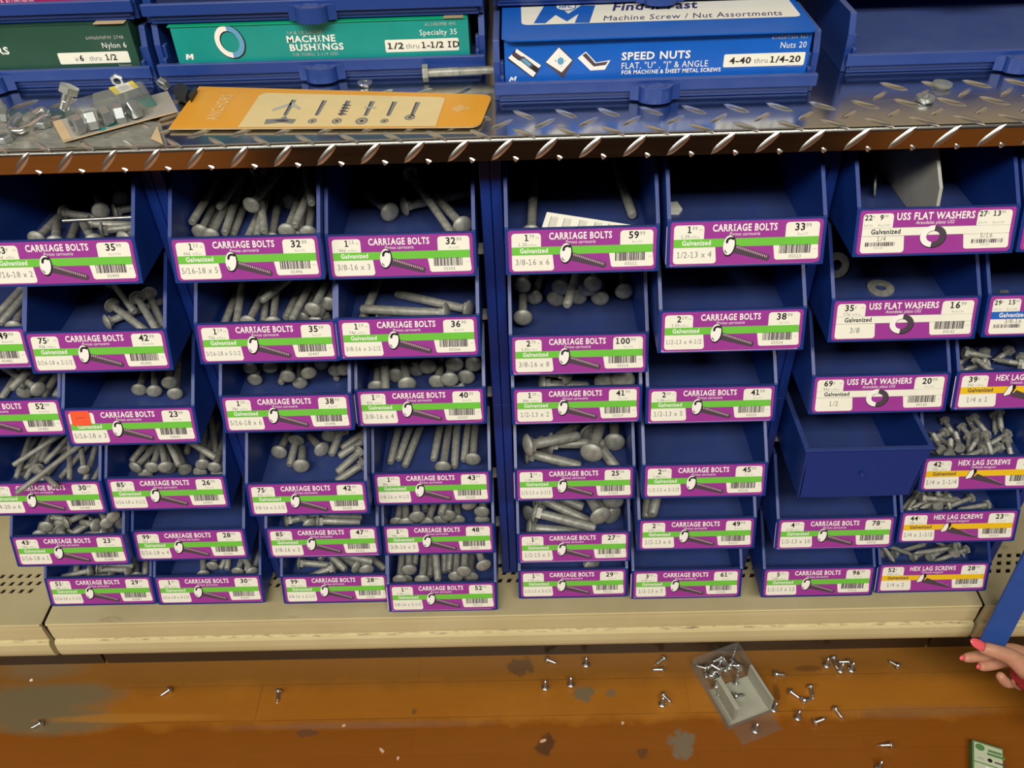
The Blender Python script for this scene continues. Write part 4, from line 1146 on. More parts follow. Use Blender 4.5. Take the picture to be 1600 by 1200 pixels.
for (b, kind, pose), lst in grp.items():
    lst.sort()
    size = LB[b]['s'] or ('49.99' if b == (0, 2) else '52.99'); noun = 'carriage bolt' if kind == 'c' else 'lag screw'
    for k, (fx, i, L) in enumerate(lst):
        _, _, di, ty, _, x, y, z, yaw, pit = rows[i]
        o = link(noun.replace(' ', '_'), bolt_mesh(kind, di, round(L, 4)))
        o.location = (x, y, z); o.rotation_euler = (rnd.uniform(0, 1.5), -pit, yaw)
        how = {'head': 'head-out', 'tip': 'tip-out', 'crosswise': 'crosswise'}[pose]
        lab = ('%s %s grey %s from the unit-price end, %s bin' % (ORD[min(k, 20)], how, noun, bin_name(b))) if len(lst) > 1 else 'only %s grey %s in the %s bin' % (how, noun, bin_name(b))
        if b == (3, 3) and di == 0: lab = 'small thin-headed bolt along the front lip of the three-eighths-by-four bin'
        if b == (0, 4) and di == 0 and abs(L - 0.127) < 0.002: lab = 'long carriage bolt jutting down across the CARRIAGE lettering, quarter-inch-by-six bin'
        if b == (0, 4) and di == 0 and abs(L - 0.0508) < 0.002: lab = 'short bolt poking over the lip, covering the word BOLTS, quarter-inch-by-six bin'
        tag(o, lab, 'screw' if kind == 'l' else 'bolt', '%ss in the %s bin' % (noun, bin_name(b)))

def rod(name, p, q, r, m, lab, cat):
    mb = MB(); p, q = Vector(p), Vector(q); mid = (p + q) / 2
    mb.tube([p - mid, (p - mid) * 0.36 + (q - mid) * 0.0, q - mid] if False else [p - mid, q - mid], r, m, 10)
    o = mb.build(name); o.location = mid; return tag(o, lab, cat)
zr = BINS[(1, 1)][2] + 0.047
rod('steel_rod', at_z(20 + 630 / 8, 280 + 520 / 8, zr), at_z(20 + 1508 / 8, 280 + 475 / 8, zr), 0.0019, 'zinc', 'thin shiny steel rod lying across the bolts in the five-sixteenths-by-two bin', 'rod')

# folded paper leaflet and plastic chip in the two bins right of centre
X, Y, Z = BINS[(4, 1)]
def q4(pts, z): return [at_z(x, y, z) for x, y in pts]
P4 = q4([(780 + 240 / 4, 230 + 498 / 4), (780 + 888 / 4, 230 + 512 / 4), (780 + 892 / 4, 230 + 460 / 4), (780 + 298 / 4, 230 + 405 / 4)], Z + 0.032)
lx0, lx1 = X - 0.0655, X + 0.0655
for p in P4: p.x = max(lx0, min(lx1, p.x)); p.y = max(Y + 0.020, p.y)
P4[0].z -= 0.014; P4[1].z -= 0.012; P4[2].z -= 0.006
t = thing('paper_leaflet', sum(P4, Vector()) / 4, 'folded white printed leaflet lying in the three-eighths-by-six bin', 'paper')
ctr = sum(P4, Vector()) / 4; mb = MB()
class Patch(Face):
    """printed sheet stretched between four corners: bl, br, tr, tl; u and v run 0..1 (v downwards)"""
    def __init__(s, mb, bl, br, tr, tl, curl=0.0):
        s.mb = mb; s.c = [Vector(q) for q in (bl, br, tr, tl)]; s.curl = curl; s.n = (s.c[1] - s.c[0]).cross(s.c[3] - s.c[0]).normalized()
    def p(s, u, v, h):
        a = s.c[3].lerp(s.c[2], u); b = s.c[0].lerp(s.c[1], u)
        return a.lerp(b, v) + s.n * (h + s.curl * 4 * v * (1 - v))
def sheet(f, m, h, back=None, th=0.0008, k=8):
    vs = [f.p(i / k, j / k, h) for j in range(k + 1) for i in range(k + 1)]; w = k + 1
    lo = [f.p(i / k, j / k, h - th) for j in range(k + 1) for i in range(k + 1)]
    fs = [(j * w + i, (j + 1) * w + i, (j + 1) * w + i + 1, j * w + i + 1) for j in range(k) for i in range(k)]
    f.mb.add(vs, fs, m, True); f.mb.add(lo, [q[::-1] for q in fs], back or m, True)
    ring = [i for i in range(w)] + [j * w + k for j in range(1, w)] + [k * w + i for i in range(k - 1, -1, -1)] + [j * w for j in range(k - 1, 0, -1)]
    n_ = len(ring); f.mb.add([vs[i] for i in ring] + [lo[i] for i in ring], [(i, (i + 1) % n_, n_ + (i + 1) % n_, n_ + i) for i in range(n_)], back or m)
f = Patch(mb, *[p - ctr for p in P4]); sheet(f, 'paper_cream', 0.0)
rnd = random.Random(8)
for u0 in (0.06, 0.20, 0.36, 0.52, 0.66, 0.80, 0.90):
    for k in range(7):
        u = u0 + k * 0.012; 
        if u > 0.97: break
        f.poly([(u, 0.12 + rnd.random() * 0.1), (u + 0.005, 0.12), (u + 0.005, 0.9), (u, 0.92)], 'ink_palegrey' if k else 'ink_charcoal', 0.0003)
mb.build('leaflet_sheet', t)
for k, dz in ((0, -0.004), (1, -0.008)):
    mb = MB(); f = Patch(mb, *[p - ctr + Vector((0.001 * k, 0, dz)) for p in P4]); sheet(f, 'paper_cream', 0.0); mb.build('folded_page', t)
X, Y, Z = BINS[(5, 1)]
mb = MB(); f_ = [at_z(780 + x / 4, 230 + y / 4, Z + 0.006) for x, y in ((1062, 408), (1125, 408), (1145, 385), (1112, 338), (1062, 345))]
c0 = sum(f_, Vector()) / 5
mb.prism([p - c0 for p in f_], (0, 0, -0.0024), (0, 0, 0), 'pale_plastic'); o = mb.build('plastic_chip', fix=True); o.location = c0
tag(o, 'pale plastic chip lying in the otherwise empty half-inch-by-four bin', 'chip')

# washers and nuts in the bins at the right
def washer_mesh(R_, r_, h_, m):
    mb = MB(); mb.lathe([(-h_ / 2, r_), (-h_ / 2, R_), (h_ / 2, R_), (h_ / 2, r_), (-h_ / 2, r_)], m, 28, axis='Z', smooth=False)
    mb.f = mb.f[:-2]; mb.mi = mb.mi[:-2]; mb.sm = mb.sm[:-2]
    me = mb.mesh('flat_washer'); mb.fix(me); return me
WM = washer_mesh(0.0112, 0.0042, 0.0018, 'galvanized')
def washer(loc, rot, lab, me=WM, name='flat_washer', group='flat washers'):
    o = link(name, me); o.location = loc; o.rotation_euler = rot; return tag(o, lab, 'washer', group)
X, Y, Z = BINS[(6, 1)]
washer((X - 0.041, Y + 0.130, Z + 0.0145), (math.radians(72), 0, 0.3), 'grey washer propped face-on at the back of the divided washer bin')
washer((X - 0.020, Y + 0.105, Z + 0.0138), (math.radians(80), 0, 1.25), 'grey washer seen edge-on beside the grey divider')
X, Y, Z = BINS[(6, 2)]
WM2 = washer_mesh(0.0135, 0.0056, 0.0021, 'galvanized')
washer((X - 0.034, Y + 0.110, Z + 0.0162), (math.radians(60), 0, 0.1), 'grey washer tilted up in the dark back of the three-eighths washer bin', WM2)
washer((X + 0.006, Y + 0.082, Z + 0.0050), (0.03, 0.0, 0), 'grey washer lying flat on the floor of the three-eighths washer bin', WM2)
def nut_mesh(R_, r_, h_, m):
    mb = MB(); k = 24; vs = []
    def hexr(a): a = (a + math.pi / 6) % (math.pi / 3) - math.pi / 6; return R_ * math.cos(math.pi / 6) / math.cos(a)
    for z, f in ((-h_ / 2, 0.90), (-h_ / 2 + h_ * 0.12, 1.0), (h_ / 2 - h_ * 0.12, 1.0), (h_ / 2, 0.90)):
        vs += [(f * hexr(2 * math.pi * i / k) * math.cos(2 * math.pi * i / k), f * hexr(2 * math.pi * i / k) * math.sin(2 * math.pi * i / k), z) for i in range(k)]
    for z in (h_ / 2, -h_ / 2): vs += [(r_ * math.cos(2 * math.pi * i / k), r_ * math.sin(2 * math.pi * i / k), z) for i in range(k)]
    fs = []
    for j in range(5):
        fs += [(j * k + i, j * k + (i + 1) % k, (j + 1) * k + (i + 1) % k, (j + 1) * k + i) for i in range(k)]
    fs += [(5 * k + i, 5 * k + (i + 1) % k, (i + 1) % k, i) for i in range(k)]
    mb.add(vs, fs, m); me = mb.mesh('hex_nut'); mb.fix(me); return me
NM = nut_mesh(0.0088, 0.0047, 0.008, 'dull_zinc')
X, Y, Z = BINS[(7, 2)]
for k, (dx, dy, dz, rx, rz, wh) in enumerate(((-0.052, 0.036, 0.0085, 0.5, 0.2, 'against its side wall'), (-0.030, 0.050, 0.0090, 1.2, 1.0, 'second from the side wall'), (-0.050, 0.060, 0.0090, 1.0, 2.0, 'tucked at the back by the wall'), (-0.008, 0.044, 0.0085, 0.4, 0.5, 'at the frame edge'))):
    o = link('hex_nut', NM); o.location = (X + dx, Y + dy, Z + dz + 0.001); o.rotation_euler = (rx, 0.1, rz)
    tag(o, 'dark zinc nut in the blue-banded bin, %s' % wh, 'nut', 'hex nuts in the blue-banded bin')

# ------------------------------------------------------------------ drawer trays and cartons on the counter
def drawer_tray(x0, x1, yf, z0, label, depth=0.26):
    z0 += 0.0003
    t = thing('drawer_tray', ((x0 + x1) / 2, yf, z0), label, 'tray', 'blue drawer trays'); w = (x1 - x0) / 2
    mb = MB(); dp = depth - max(0, yf - 0.04) * 0.6
    mb.box(-w + 0.005, w - 0.005, 0.004, dp, 0.004, 0.0075, 'tray_blue')
    for sx in (-1, 1):
        a, b = sorted((sx * w, sx * (w - 0.0055)))
        mb.prism([(0, 0.010, 0.0), (0, dp, 0.0), (0, dp, 0.051), (0, 0.016, 0.051), (0, 0.010, 0.034)], (a, 0, 0), (b, 0, 0), 'tray_blue')
        a, b = sorted((sx * (w - 0.0055), sx * (w - 0.0090))); mb.box(a, b, 0.0055, 0.020, 0.009, 0.0225, 'tray_blue'); mb.box(a, b, 0.012, 0.020, 0.0225, 0.033, 'tray_blue')
    mb.box(-w + 0.004, w - 0.004, dp - 0.004, dp, 0.0, 0.046, 'tray_blue')
    mb.box(-w + 0.004, w - 0.004, 0.007, 0.010, 0.0, 0.0072, 'tray_blue')
    mb.box(-w, w, 0.0, 0.005, 0.0085, 0.0190, 'tray_blue')
    bevel(mb.build('tray_body', t, fix=True), 0.0008)
    mb = MB(); pts = []
    for i in range(13):
        a = math.radians(180 + 15 * i); pts.append((0.0145 * math.cos(a), -0.003 + 0.0095 * math.sin(a), 0))
    pts += [(0.022, 0.0002, 0), (-0.022, 0.0002, 0)]
    mb.prism(pts, (0, 0, 0.0015), (0, 0, 0.0150), 'tray_blue')
    ring = [(0.0100 * math.cos(2 * math.pi * i / 24), -0.0045 + 0.0052 * math.sin(2 * math.pi * i / 24), 0) for i in range(24)]
    for i in range(24):
        p, q = Vector(ring[i]), Vector(ring[(i + 1) % 24]); c_ = Vector((0, -0.0045, 0)); pi_, qi = c_ + (p - c_) * 0.86, c_ + (q - c_) * 0.86
        z = 0.0150; mb.add([(p.x, p.y, z), (q.x, q.y, z), (q.x, q.y, z + 0.0006), (p.x, p.y, z + 0.0006), (pi_.x, pi_.y, z + 0.0006), (qi.x, qi.y, z + 0.0006), (pi_.x, pi_.y, z), (qi.x, qi.y, z)], [(0, 1, 2, 3), (3, 2, 5, 4), (4, 5, 7, 6)], 'tray_blue')
    bevel(mb.build('pull_tab', t, fix=True), 0.0008)
    return t
LV = 0.0535; LV1 = 0.0590; LV3 = 0.0580
drawer_tray(-0.610, -0.3045, 0.132, ZSH, 'blue drawer tray holding the dark green carton')
drawer_tray(-0.2990, 0.0090, 0.135, ZSH, 'blue drawer tray holding the teal MACHINE BUSHINGS carton')
drawer_tray(0.0180, 0.2985, 0.066, ZSH, 'pulled-out blue drawer tray under the SPEED NUTS carton')
drawer_tray(0.3360, 0.6480, 0.108, ZSH, 'empty blue drawer tray on the counter')
drawer_tray(-0.610, -0.3045, 0.134, ZSH + LV1, 'upper blue drawer tray under the magenta carton')
drawer_tray(-0.2990, 0.0090, 0.137, ZSH + LV, 'upper blue drawer tray above the MACHINE BUSHINGS carton')
drawer_tray(0.0180, 0.3190, 0.142, ZSH + LV3, 'upper blue drawer tray whose tab overlaps the FIND-N-FAST lid')
drawer_tray(0.3360, 0.6480, 0.200, ZSH + LV, 'upper blue drawer tray in shadow over the empty one')

def carton(x0, x1, y0, z0, h, dp, front, top, label, lipmat):
    t = thing('carton', ((x0 + x1) / 2, y0, z0), label, 'box', 'fastener assortment cartons'); w = (x1 - x0) / 2
    mb = MB(); mb.box(-w, w, 0, dp, 0, h, front); body = mb
    return t, mb, w
def fpx(px, py, y, x0, ztop):
    p = at_y(px, py, y); return p.x - x0, ztop - p.z
class PF:
    """places print on a carton front by reading off where it stands on that front"""
    def __init__(s, f, y, x0, zt): s.f, s.y, s.x0, s.zt = f, y, x0, zt
    def uv(s, px, py): return fpx(px, py, s.y, s.x0, s.zt)
    def line(s, txt, pxl, pxr, py, size, m, bold=False, slant=0.0):
        u0, v = s.uv(pxl, py); u1, _ = s.uv(pxr, py); s.f.text(txt, u0, v, size, m, 0.0003, bold, slant, 'l', u1 - u0)
# dark green carton
x0, x1, y0, zt = -0.5985, -0.3145, 0.138, ZSH + 0.0575
t, mb, w = carton(x0, x1, y0, ZSH + 0.0080, 0.0495, 0.19, 'box_green', 'box_green', 'dark green carton marked Nylon 6, sizes thru half inch', 'card_tan')
f = Face(mb, (-w, 0, 0.0495), (1, 0, 0), (0, 0, -1), (0, -1, 0)); pf = PF(f, y0, x0, zt)
pf.line('64960/NFW 2748', 135, 194, 62, 0.0030, 'ink_palegrey'); pf.line('Nylon 6', 161, 199, 75, 0.0050, 'ink_white'); pf.line('WASHERS', -68, 17, 87, 0.0066, 'ink_white', True); pf.line('Diameter', 187, 207, 103, 0.0018, 'ink_palegrey')
u0, v0 = pf.uv(89, 83); u1, v1 = pf.uv(205, 97); f.rrect(u0, u1, v0, v0 + 0.0105, 0.0012, 'paper_cream', 0.0002)
vb = v0 + 0.0078; f.text('#', u0 + 0.015, vb, 0.0036, 'ink_grey', 0.0004); f.text('6', u0 + 0.0195, vb, 0.0054, 'ink_black', 0.0004, True); f.text('thru', u0 + 0.0285, vb, 0.0044, 'ink_grey', 0.0004); f.text('1/2', u0 + 0.0440, vb, 0.0054, 'ink_black', 0.0004, True)
mb.build('carton_body', t)
mb = MB(); mb.box(-w, w - 0.004, -0.001, 0.05, 0.0497, 0.0503, 'box_green'); mb.box(w - 0.03, w - 0.002, -0.004, 0.02, 0.0504, 0.0508, 'card_tan'); mb.build('top_flap', t)
# magenta carton above it
t, mb, w = carton(-0.598, -0.3165, 0.142, ZSH + LV1 + 0.0080, 0.040, 0.18, 'box_magenta', 'box_magenta', 'magenta carton reading ALUMINUM above the dark green one', 'card_tan')
f = Face(mb, (-w, 0, 0.040), (1, 0, 0), (0, 0, -1), (0, -1, 0)); pf = PF(f, 0.142, -0.598, ZSH + LV1 + 0.048)
pf.line('S & ALUMINUM', -4, 55, 7, 0.0052, 'ink_pink', True); mb.build('carton_body', t)
# navy carton in the upper middle tray
t, mb, w = carton(-0.286, -0.006, 0.146, ZSH + LV + 0.0080, 0.040, 0.18, 'box_navy', 'box_navy', 'navy carton in the upper tray above MACHINE BUSHINGS', 'card_tan'); mb.build('carton_body', t)
# teal carton
x0, x1, y0, zt = -0.2790, -0.0055, 0.1415, ZSH + 0.0515
t, mb, w = carton(x0, x1, y0, ZSH + 0.0080, 0.0435, 0.19, 'box_teal', 'box_tealtop', 'teal carton reading MACHINE BUSHINGS with a ring picture', 'card_tan')
f = Face(mb, (-w, 0, 0.0435), (1, 0, 0), (0, 0, -1), (0, -1, 0)); pf = PF(f, y0, x0, zt)
u, v = pf.uv(360, 66)
f.ellipse(u, v, 0.0138, 0.0158, 'ink_black', 0.0002, -0.35, ring=0.60); f.ellipse(u - 0.0006, v - 0.0005, 0.0130, 0.0150, 'ink_white', 0.0003, -0.35, 110, 290, ring=0.66); f.ellipse(u - 0.0006, v - 0.0005, 0.0130, 0.0150, 'ink_steelblue', 0.0003, -0.35, -70, 110, ring=0.66)
u, v = pf.uv(298, 93); f.poly([(u - 0.0042, v), (u - 0.0030, v - 0.0052), (u - 0.0008, v - 0.0052), (u, v - 0.0030), (u + 0.0014, v - 0.0052), (u + 0.0038, v - 0.0052), (u + 0.0030, v), (u + 0.0012, v), (u + 0.0014, v - 0.0028), (u - 0.0002, v - 0.0008), (u - 0.0014, v - 0.0028), (u - 0.0022, v)], 'ink_white', 0.0003)
pf.line('14 & 18 GAUGE', 449, 504, 54, 0.0032, 'ink_palegrey'); pf.line('MACHINE', 449, 525, 66.5, 0.0060, 'ink_white', True); pf.line('BUSHINGS', 454, 538, 79.5, 0.0060, 'ink_white', True); pf.line('7/8 THRU 2-1/4 OD', 458, 529, 88, 0.0030, 'ink_palegrey')
pf.line('61100/MB 491', 664, 713, 40.5, 0.0030, 'ink_palegrey'); pf.line('Specialty 35', 656, 714, 55, 0.0050, 'ink_white')
u0, v0 = pf.uv(601, 63.5); u1, _ = pf.uv(716, 58); v0 = pf.uv(658, 61)[1]; f.rrect(u0, u1, v0 - 0.0002, v0 + 0.0112, 0.0012, 'paper_cream', 0.0002)
vb = v0 + 0.0082; f.text('1/2', u0 + 0.0022, vb, 0.0056, 'ink_black', 0.0004, True, 0, 'l', 0.0150); f.text('thru', u0 + 0.0190, vb, 0.0048, 'ink_grey', 0.0004, False, 0, 'l', 0.0125); f.text('1-1/2 ID', u0 + 0.0340, vb, 0.0056, 'ink_black', 0.0004, True, 0, 'l', 0.0350)
mb.build('carton_body', t)
mb = MB(); mb.box(-w - 0.002, w - 0.001, -0.0015, 0.06, 0.0436, 0.0444, 'box_tealtop'); mb.box(w - 0.022, w - 0.004, -0.0028, 0.006, 0.0445, 0.0449, 'board_brown'); mb.build('top_flap', t)
# blue carton with its printed lid
x0, x1, y0, zt = 0.0278, 0.2890, 0.0740, ZSH + 0.0540
t, mb, w = carton(x0, x1, y0, ZSH + 0.0085, 0.0455, 0.20, 'box_blue', 'box_blue', 'bright blue carton reading SPEED NUTS with white Find-n-Fast lid', 'card_tan')
f = Face(mb, (-w, 0, 0.0455), (1, 0, 0), (0, 0, -1), (0, -1, 0)); pf = PF(f, y0, x0, zt)
def blob(pts, m, h): f.poly([pf.uv(800 + a / 4, b / 4) for a, b in pts], m, h)
blob([(-30, 370), (30, 300), (185, 410), (135, 490)], 'ink_black', 0.0002); blob([(0, 345), (28, 305), (70, 335), (45, 380)], 'ink_charcoal', 0.0003); blob([(-24, 362), (0, 338), (150, 455), (132, 482)], 'ink_white', 0.0003); blob([(28, 303), (182, 408), (168, 425), (20, 325)], 'ink_white', 0.0004); blob([(40, 360), (70, 350), (140, 405), (115, 430)], 'ink_charcoal', 0.0005); blob([(55, 372), (75, 362), (122, 400), (108, 415)], 'ink_steelblue', 0.0006)
blob([(205, 390), (295, 288), (385, 378), (320, 490)], 'ink_charcoal', 0.0002); blob([(212, 388), (293, 296), (376, 376), (310, 452)], 'ink_white', 0.0003); blob([(268, 380), (298, 345), (338, 378), (308, 418)], 'ink_charcoal', 0.0004)
u, v = pf.uv(876, 95); f.ellipse(u, v, 0.0040, 0.0046, 'ink_white', 0.0006, 0); f.ellipse(u, v, 0.0028, 0.0032, 'ink_steelblue', 0.0007, 0)
blob([(410, 362), (462, 322), (525, 390), (615, 375), (580, 435), (490, 440)], 'ink_white', 0.0002); blob([(440, 345), (462, 330), (520, 395), (600, 383), (585, 405), (510, 415)], 'ink_charcoal', 0.0003)
blob([(-20, 508), (-8, 480), (2, 480), (8, 494), (18, 478), (30, 476), (22, 504), (14, 505), (16, 490), (6, 502), (0, 502), (-4, 492), (-10, 508)], 'ink_white', 0.0003)
pf.line('SPEED NUTS', 971, 1078, 93.5, 0.0064, 'ink_white', True); pf.line('FLAT, "U" , "J" & ANGLE', 971, 1105, 107.5, 0.0054, 'ink_white'); pf.line('FOR MACHINE & SHEET METAL SCREWS', 971, 1125, 116, 0.0034, 'ink_white', True)
pf.line('61620/TSN 957', 1206, 1262, 61, 0.0030, 'ink_palegrey'); pf.line('Nuts 20', 1219, 1259, 75, 0.0052, 'ink_white'); pf.line('Diameter', 1229, 1253, 104, 0.0020, 'ink_palegrey')
u0 = pf.uv(1131, 92)[0]; u1 = pf.uv(1257, 92)[0]; v0 = pf.uv(1194, 83)[1]; f.rrect(u0, u1, v0, v0 + 0.0112, 0.0012, 'paper_cream', 0.0002)
vb = v0 + 0.0082; f.text('4-40', u0 + 0.0050, vb, 0.0054, 'ink_black', 0.0004, True, 0, 'l', 0.0185); f.text('thru', u0 + 0.0262, vb, 0.0044, 'ink_grey', 0.0004, False, 0, 'l', 0.0118); f.text('1/4-20', u0 + 0.0400, vb, 0.0054, 'ink_black', 0.0004, True, 0, 'l', 0.0260)
mb.build('carton_body', t)
mb = MB(); zl = ZSH + 0.0085 + 0.0430 + 0.0016
pts = [(-w - 0.002, -0.001), (-w + 0.006, -0.0075), (w - 0.002, -0.0065), (w + 0.003, -0.002), (w + 0.003, 0.185), (-w - 0.002, 0.185)]
mb.prism([(x, y, 0) for x, y in pts], (0, 0, 0.0461), (0, 0, 0.0473), 'box_blue')
f = Face(mb, (-w, 0.185, 0.0473), (1, 0, 0), (0, -1, 0), (0, 0, 1))
def lid(px, py): p = at_z(px, py, ZSH + 0.0085 + 0.0473); return p.x - x0, 0.185 + y0 - p.y
def lpoly(pts, m, h): f.poly([lid(*q) for q in pts], m, h)
u0, v1 = lid(815, 40); u1, _ = lid(1252, 25); v1 = lid(1030, 33)[1]
f.rrect(u0, u1, 0.004, v1, 0.006, 'paper_cream', 0.0002)
K = [(834, 37), (850, 10), (872, 10), (888, 22), (908, 9), (930, 9), (921, 36), (898, 36.5), (904, 22), (886, 34), (868, 24), (852, 37)]
lpoly(K, 'box_blue', 0.0004)
u, v = lid(884, 11.5); f.ellipse(u, v, 0.0095, 0.0105, 'box_blue', 0.0005); f.ellipse(u, v, 0.0085, 0.0092, 'paper_cream', 0.0006); f.text('HFC', u, v + 0.004, 0.0085, 'box_blue', 0.0007, True, 0.2, 'c', 0.0125)
u0_, v_ = lid(957, 18.5); u1_, _ = lid(1093, 12); v_ = lid(1024, 15)[1]; f.text('Find-n-Fast', u0_, v_, 0.0205, 'ink_navy', 0.0004, True, 0.35, 'l', u1_ - u0_)
u0_ = lid(943, 34)[0]; u1_ = lid(1222, 21)[0]; v_ = lid(1084, 28.5)[1]; f.text('Machine Screw / Nut Assortments', u0_, v_, 0.0130, 'ink_navy', 0.0004, False, 0.30, 'l', u1_ - u0_)
for sx in (-w + 0.002, w - 0.028): mb.box(sx, sx + 0.025, -0.0040, -0.0005, 0.0455, 0.0460, 'board_brown')
mb.build('lid', t)

# ------------------------------------------------------------------ things lying on the counter
TOPZ = ZSH + 0.0014
# orange header card
bl, br, tr, tl = at_z(263, 201, TOPZ + 0.0016), at_z(752, 198, TOPZ + 0.0016), at_z(772, 148, TOPZ + 0.0016), at_z(311, 135, TOPZ + 0.0016)
cc = (bl + br + tr + tl) / 4
t = thing('header_card', cc, 'long orange card reading ANCHORS with six anchor pictures on the counter', 'card')
mb = MB(); f = Patch(mb, bl - cc, br - cc, tr - cc, tl - cc)
def cpoly(pts, m, h): f.poly(pts, m, h)
# card outline with rounded right corners
k = 12
outl = [(0, 0), (0.965, 0)] + [(0.965 + 0.03 * math.sin(math.radians(a)), 0.13 - 0.13 * math.cos(math.radians(a))) for a in (22, 45, 67, 90)] + [(0.995 - 0.0 , 0.85)] + [(0.965 + 0.03 * math.cos(math.radians(a)), 0.85 + 0.15 * math.sin(math.radians(a))) for a in (22, 45, 67, 90)] + [(0, 1)]
vs = [f.p(u, v, 0) for u, v in outl]; lo = [f.p(u, v, -0.0011) for u, v in outl]; n_ = len(outl)
mb.add(vs, [tuple(range(n_))[::-1]], 'card_orange'); mb.add(lo, [tuple(range(n_))], 'board_brown'); mb.add(vs + lo, [(i, (i + 1) % n_, n_ + (i + 1) % n_, n_ + i) for i in range(n_)], 'board_brown')
cpoly([(0.245, 0.13), (0.835, 0.13), (0.848, 0.18), (0.856, 0.985), (0.225, 0.985), (0.228, 0.2)], 'card_cream', 0.0003)
vs_, fs_, w_ = text_geo('ANCHORS', True); ku = 0.040 / 0.70; kv = 0.62 / w_
mb.add([f.p(0.140 - y * ku, 0.82 - x * kv, 0.0003) for x, y in vs_], fs_, 'card_palegold')
for i in range(-3, 4): cpoly([(0.905 + i * 0.006, 0.34 + abs(i) * 0.03), (0.909 + i * 0.006, 0.34 + abs(i) * 0.03), (0.907 + i * 0.006, 0.60 - abs(i) * 0.03), (0.903 + i * 0.006, 0.60 - abs(i) * 0.03)], 'card_palegold', 0.0003)
cpoly([(0.925, 0.42), (0.945, 0.47), (0.925, 0.50)], 'card_palegold', 0.0003)
for u, ru, hd in ((0.355, 0.0, 0), (0.458, 0.014, 0.0), (0.537, 0.016, 0), (0.617, 0.020, 0), (0.690, 0.013, 0), (0.766, 0.017, 0)):
    up = 0.30; dn = 0.70
    m1 = 'ink_grey'
    cpoly([(u - 0.008, up), (u + 0.008, up), (u + 0.006, dn), (u - 0.006, dn)], m1, 0.0004); cpoly([(u - 0.008, up), (u - 0.003, up), (u - 0.001, dn), (u - 0.006, dn)], 'ink_charcoal', 0.0005)
    if ru: f.ellipse(u - 0.004, 0.84 if u < 0.72 else 0.74, ru, ru * 4.6, 'ink_grey', 0.0004, 0, ring=0.55); f.ellipse(u - 0.004, 0.84 if u < 0.72 else 0.74, ru * 0.4, ru * 1.8, 'ink_charcoal', 0.0004)
cpoly([(0.353, 0.36), (0.395, 0.52), (0.390, 0.56), (0.350, 0.44)], 'ink_palegrey', 0.0005); cpoly([(0.353, 0.36), (0.300, 0.55), (0.305, 0.60), (0.356, 0.44)], 'ink_palegrey', 0.0005)
cpoly([(0.300, 0.80), (0.345, 0.78), (0.358, 0.70), (0.368, 0.78), (0.400, 0.80), (0.396, 0.91), (0.360, 0.88), (0.304, 0.92)], 'ink_grey', 0.0004); cpoly([(0.325, 0.83), (0.36, 0.80), (0.38, 0.84), (0.36, 0.87)], 'ink_charcoal', 0.0005)
for k in range(4):
    v = 0.40 + 0.08 * k; cpoly([(0.525, v), (0.553, v + 0.02), (0.553, v + 0.04), (0.525, v + 0.03)], 'ink_charcoal', 0.0006)
cpoly([(0.600, 0.46), (0.640, 0.47), (0.640, 0.50), (0.600, 0.50)], 'ink_palegrey', 0.0006)
mb.build('printed_card', t)

# blister pack of nuts with a card back
P4 = [at_z(99, 222, TOPZ + 0.0026), at_z(278, 174, TOPZ + 0.0026), at_z(262, 143, TOPZ + 0.0026), at_z(82, 191, TOPZ + 0.0026)]
c0 = sum(P4, Vector()) / 4
t = thing('blister_pack', c0, 'clear blister pack of big zinc nuts on a grey card, on the counter', 'package')
mb = MB(); f = Patch(mb, *[p - c0 for p in P4]); sheet(f, 'card_grey', 0.0005, 'card_tan', 0.0010, 4)
f.poly([(0.0, 0.02), (0.075, 0.0), (0.075, 1.0), (0.0, 0.98)], 'card_tan', 0.0008); f.poly([(0.36, 0.55), (0.54, 0.50), (0.56, 0.85), (0.40, 0.92)], 'card_teal', 0.0008); f.poly([(0.72, 0.05), (0.84, 0.03), (0.86, 0.5), (0.76, 0.5)], 'card_teal', 0.0008)
f.poly([(0.30, 0.9), (0.36, 0.87), (0.37, 0.97), (0.32, 1.0)], 'card_teal', 0.0009); mb.build('backing_card', t)
mb = MB(); f = Patch(mb, *[p - c0 for p in P4]); top = 0.0175
lo = [f.p(0.10, 0.08, 0.001), f.p(0.78, 0.05, 0.001), f.p(0.80, 0.80, 0.001), f.p(0.12, 0.85, 0.001)]; hi = [f.p(0.13, 0.16, top), f.p(0.75, 0.13, top), f.p(0.76, 0.72, top), f.p(0.15, 0.77, top)]
mb.add(lo + hi, [(0, 1, 5, 4), (1, 2, 6, 5), (2, 3, 7, 6), (3, 0, 4, 7), (4, 5, 6, 7)], 'clear_plastic'); bevel(mb.build('clear_blister', t), 0.0025, 3)
BN = nut_mesh(0.0084, 0.0046, 0.0088, 'dull_zinc')
dirv = (P4[1] - P4[0]).normalized(); yaw = math.atan2(dirv.y, dirv.x)
for k, (px, py) in enumerate(((121, 195), (143, 188), (165, 182), (187, 177), (208, 171))):
    p = at_z(px, py, TOPZ + 0.0112)
    o = link('hex_nut', BN); o.location = p; o.rotation_euler = (math.radians(90), math.radians((17, 41, 9, 22, 48)[k]), yaw + math.radians(90 + (12, -8, 6, -14, 9)[k]))
    tag(o, 'large zinc nut in the blister pack, %s from its tan end' % ORD[k], 'nut', 'zinc nuts in the blister pack')
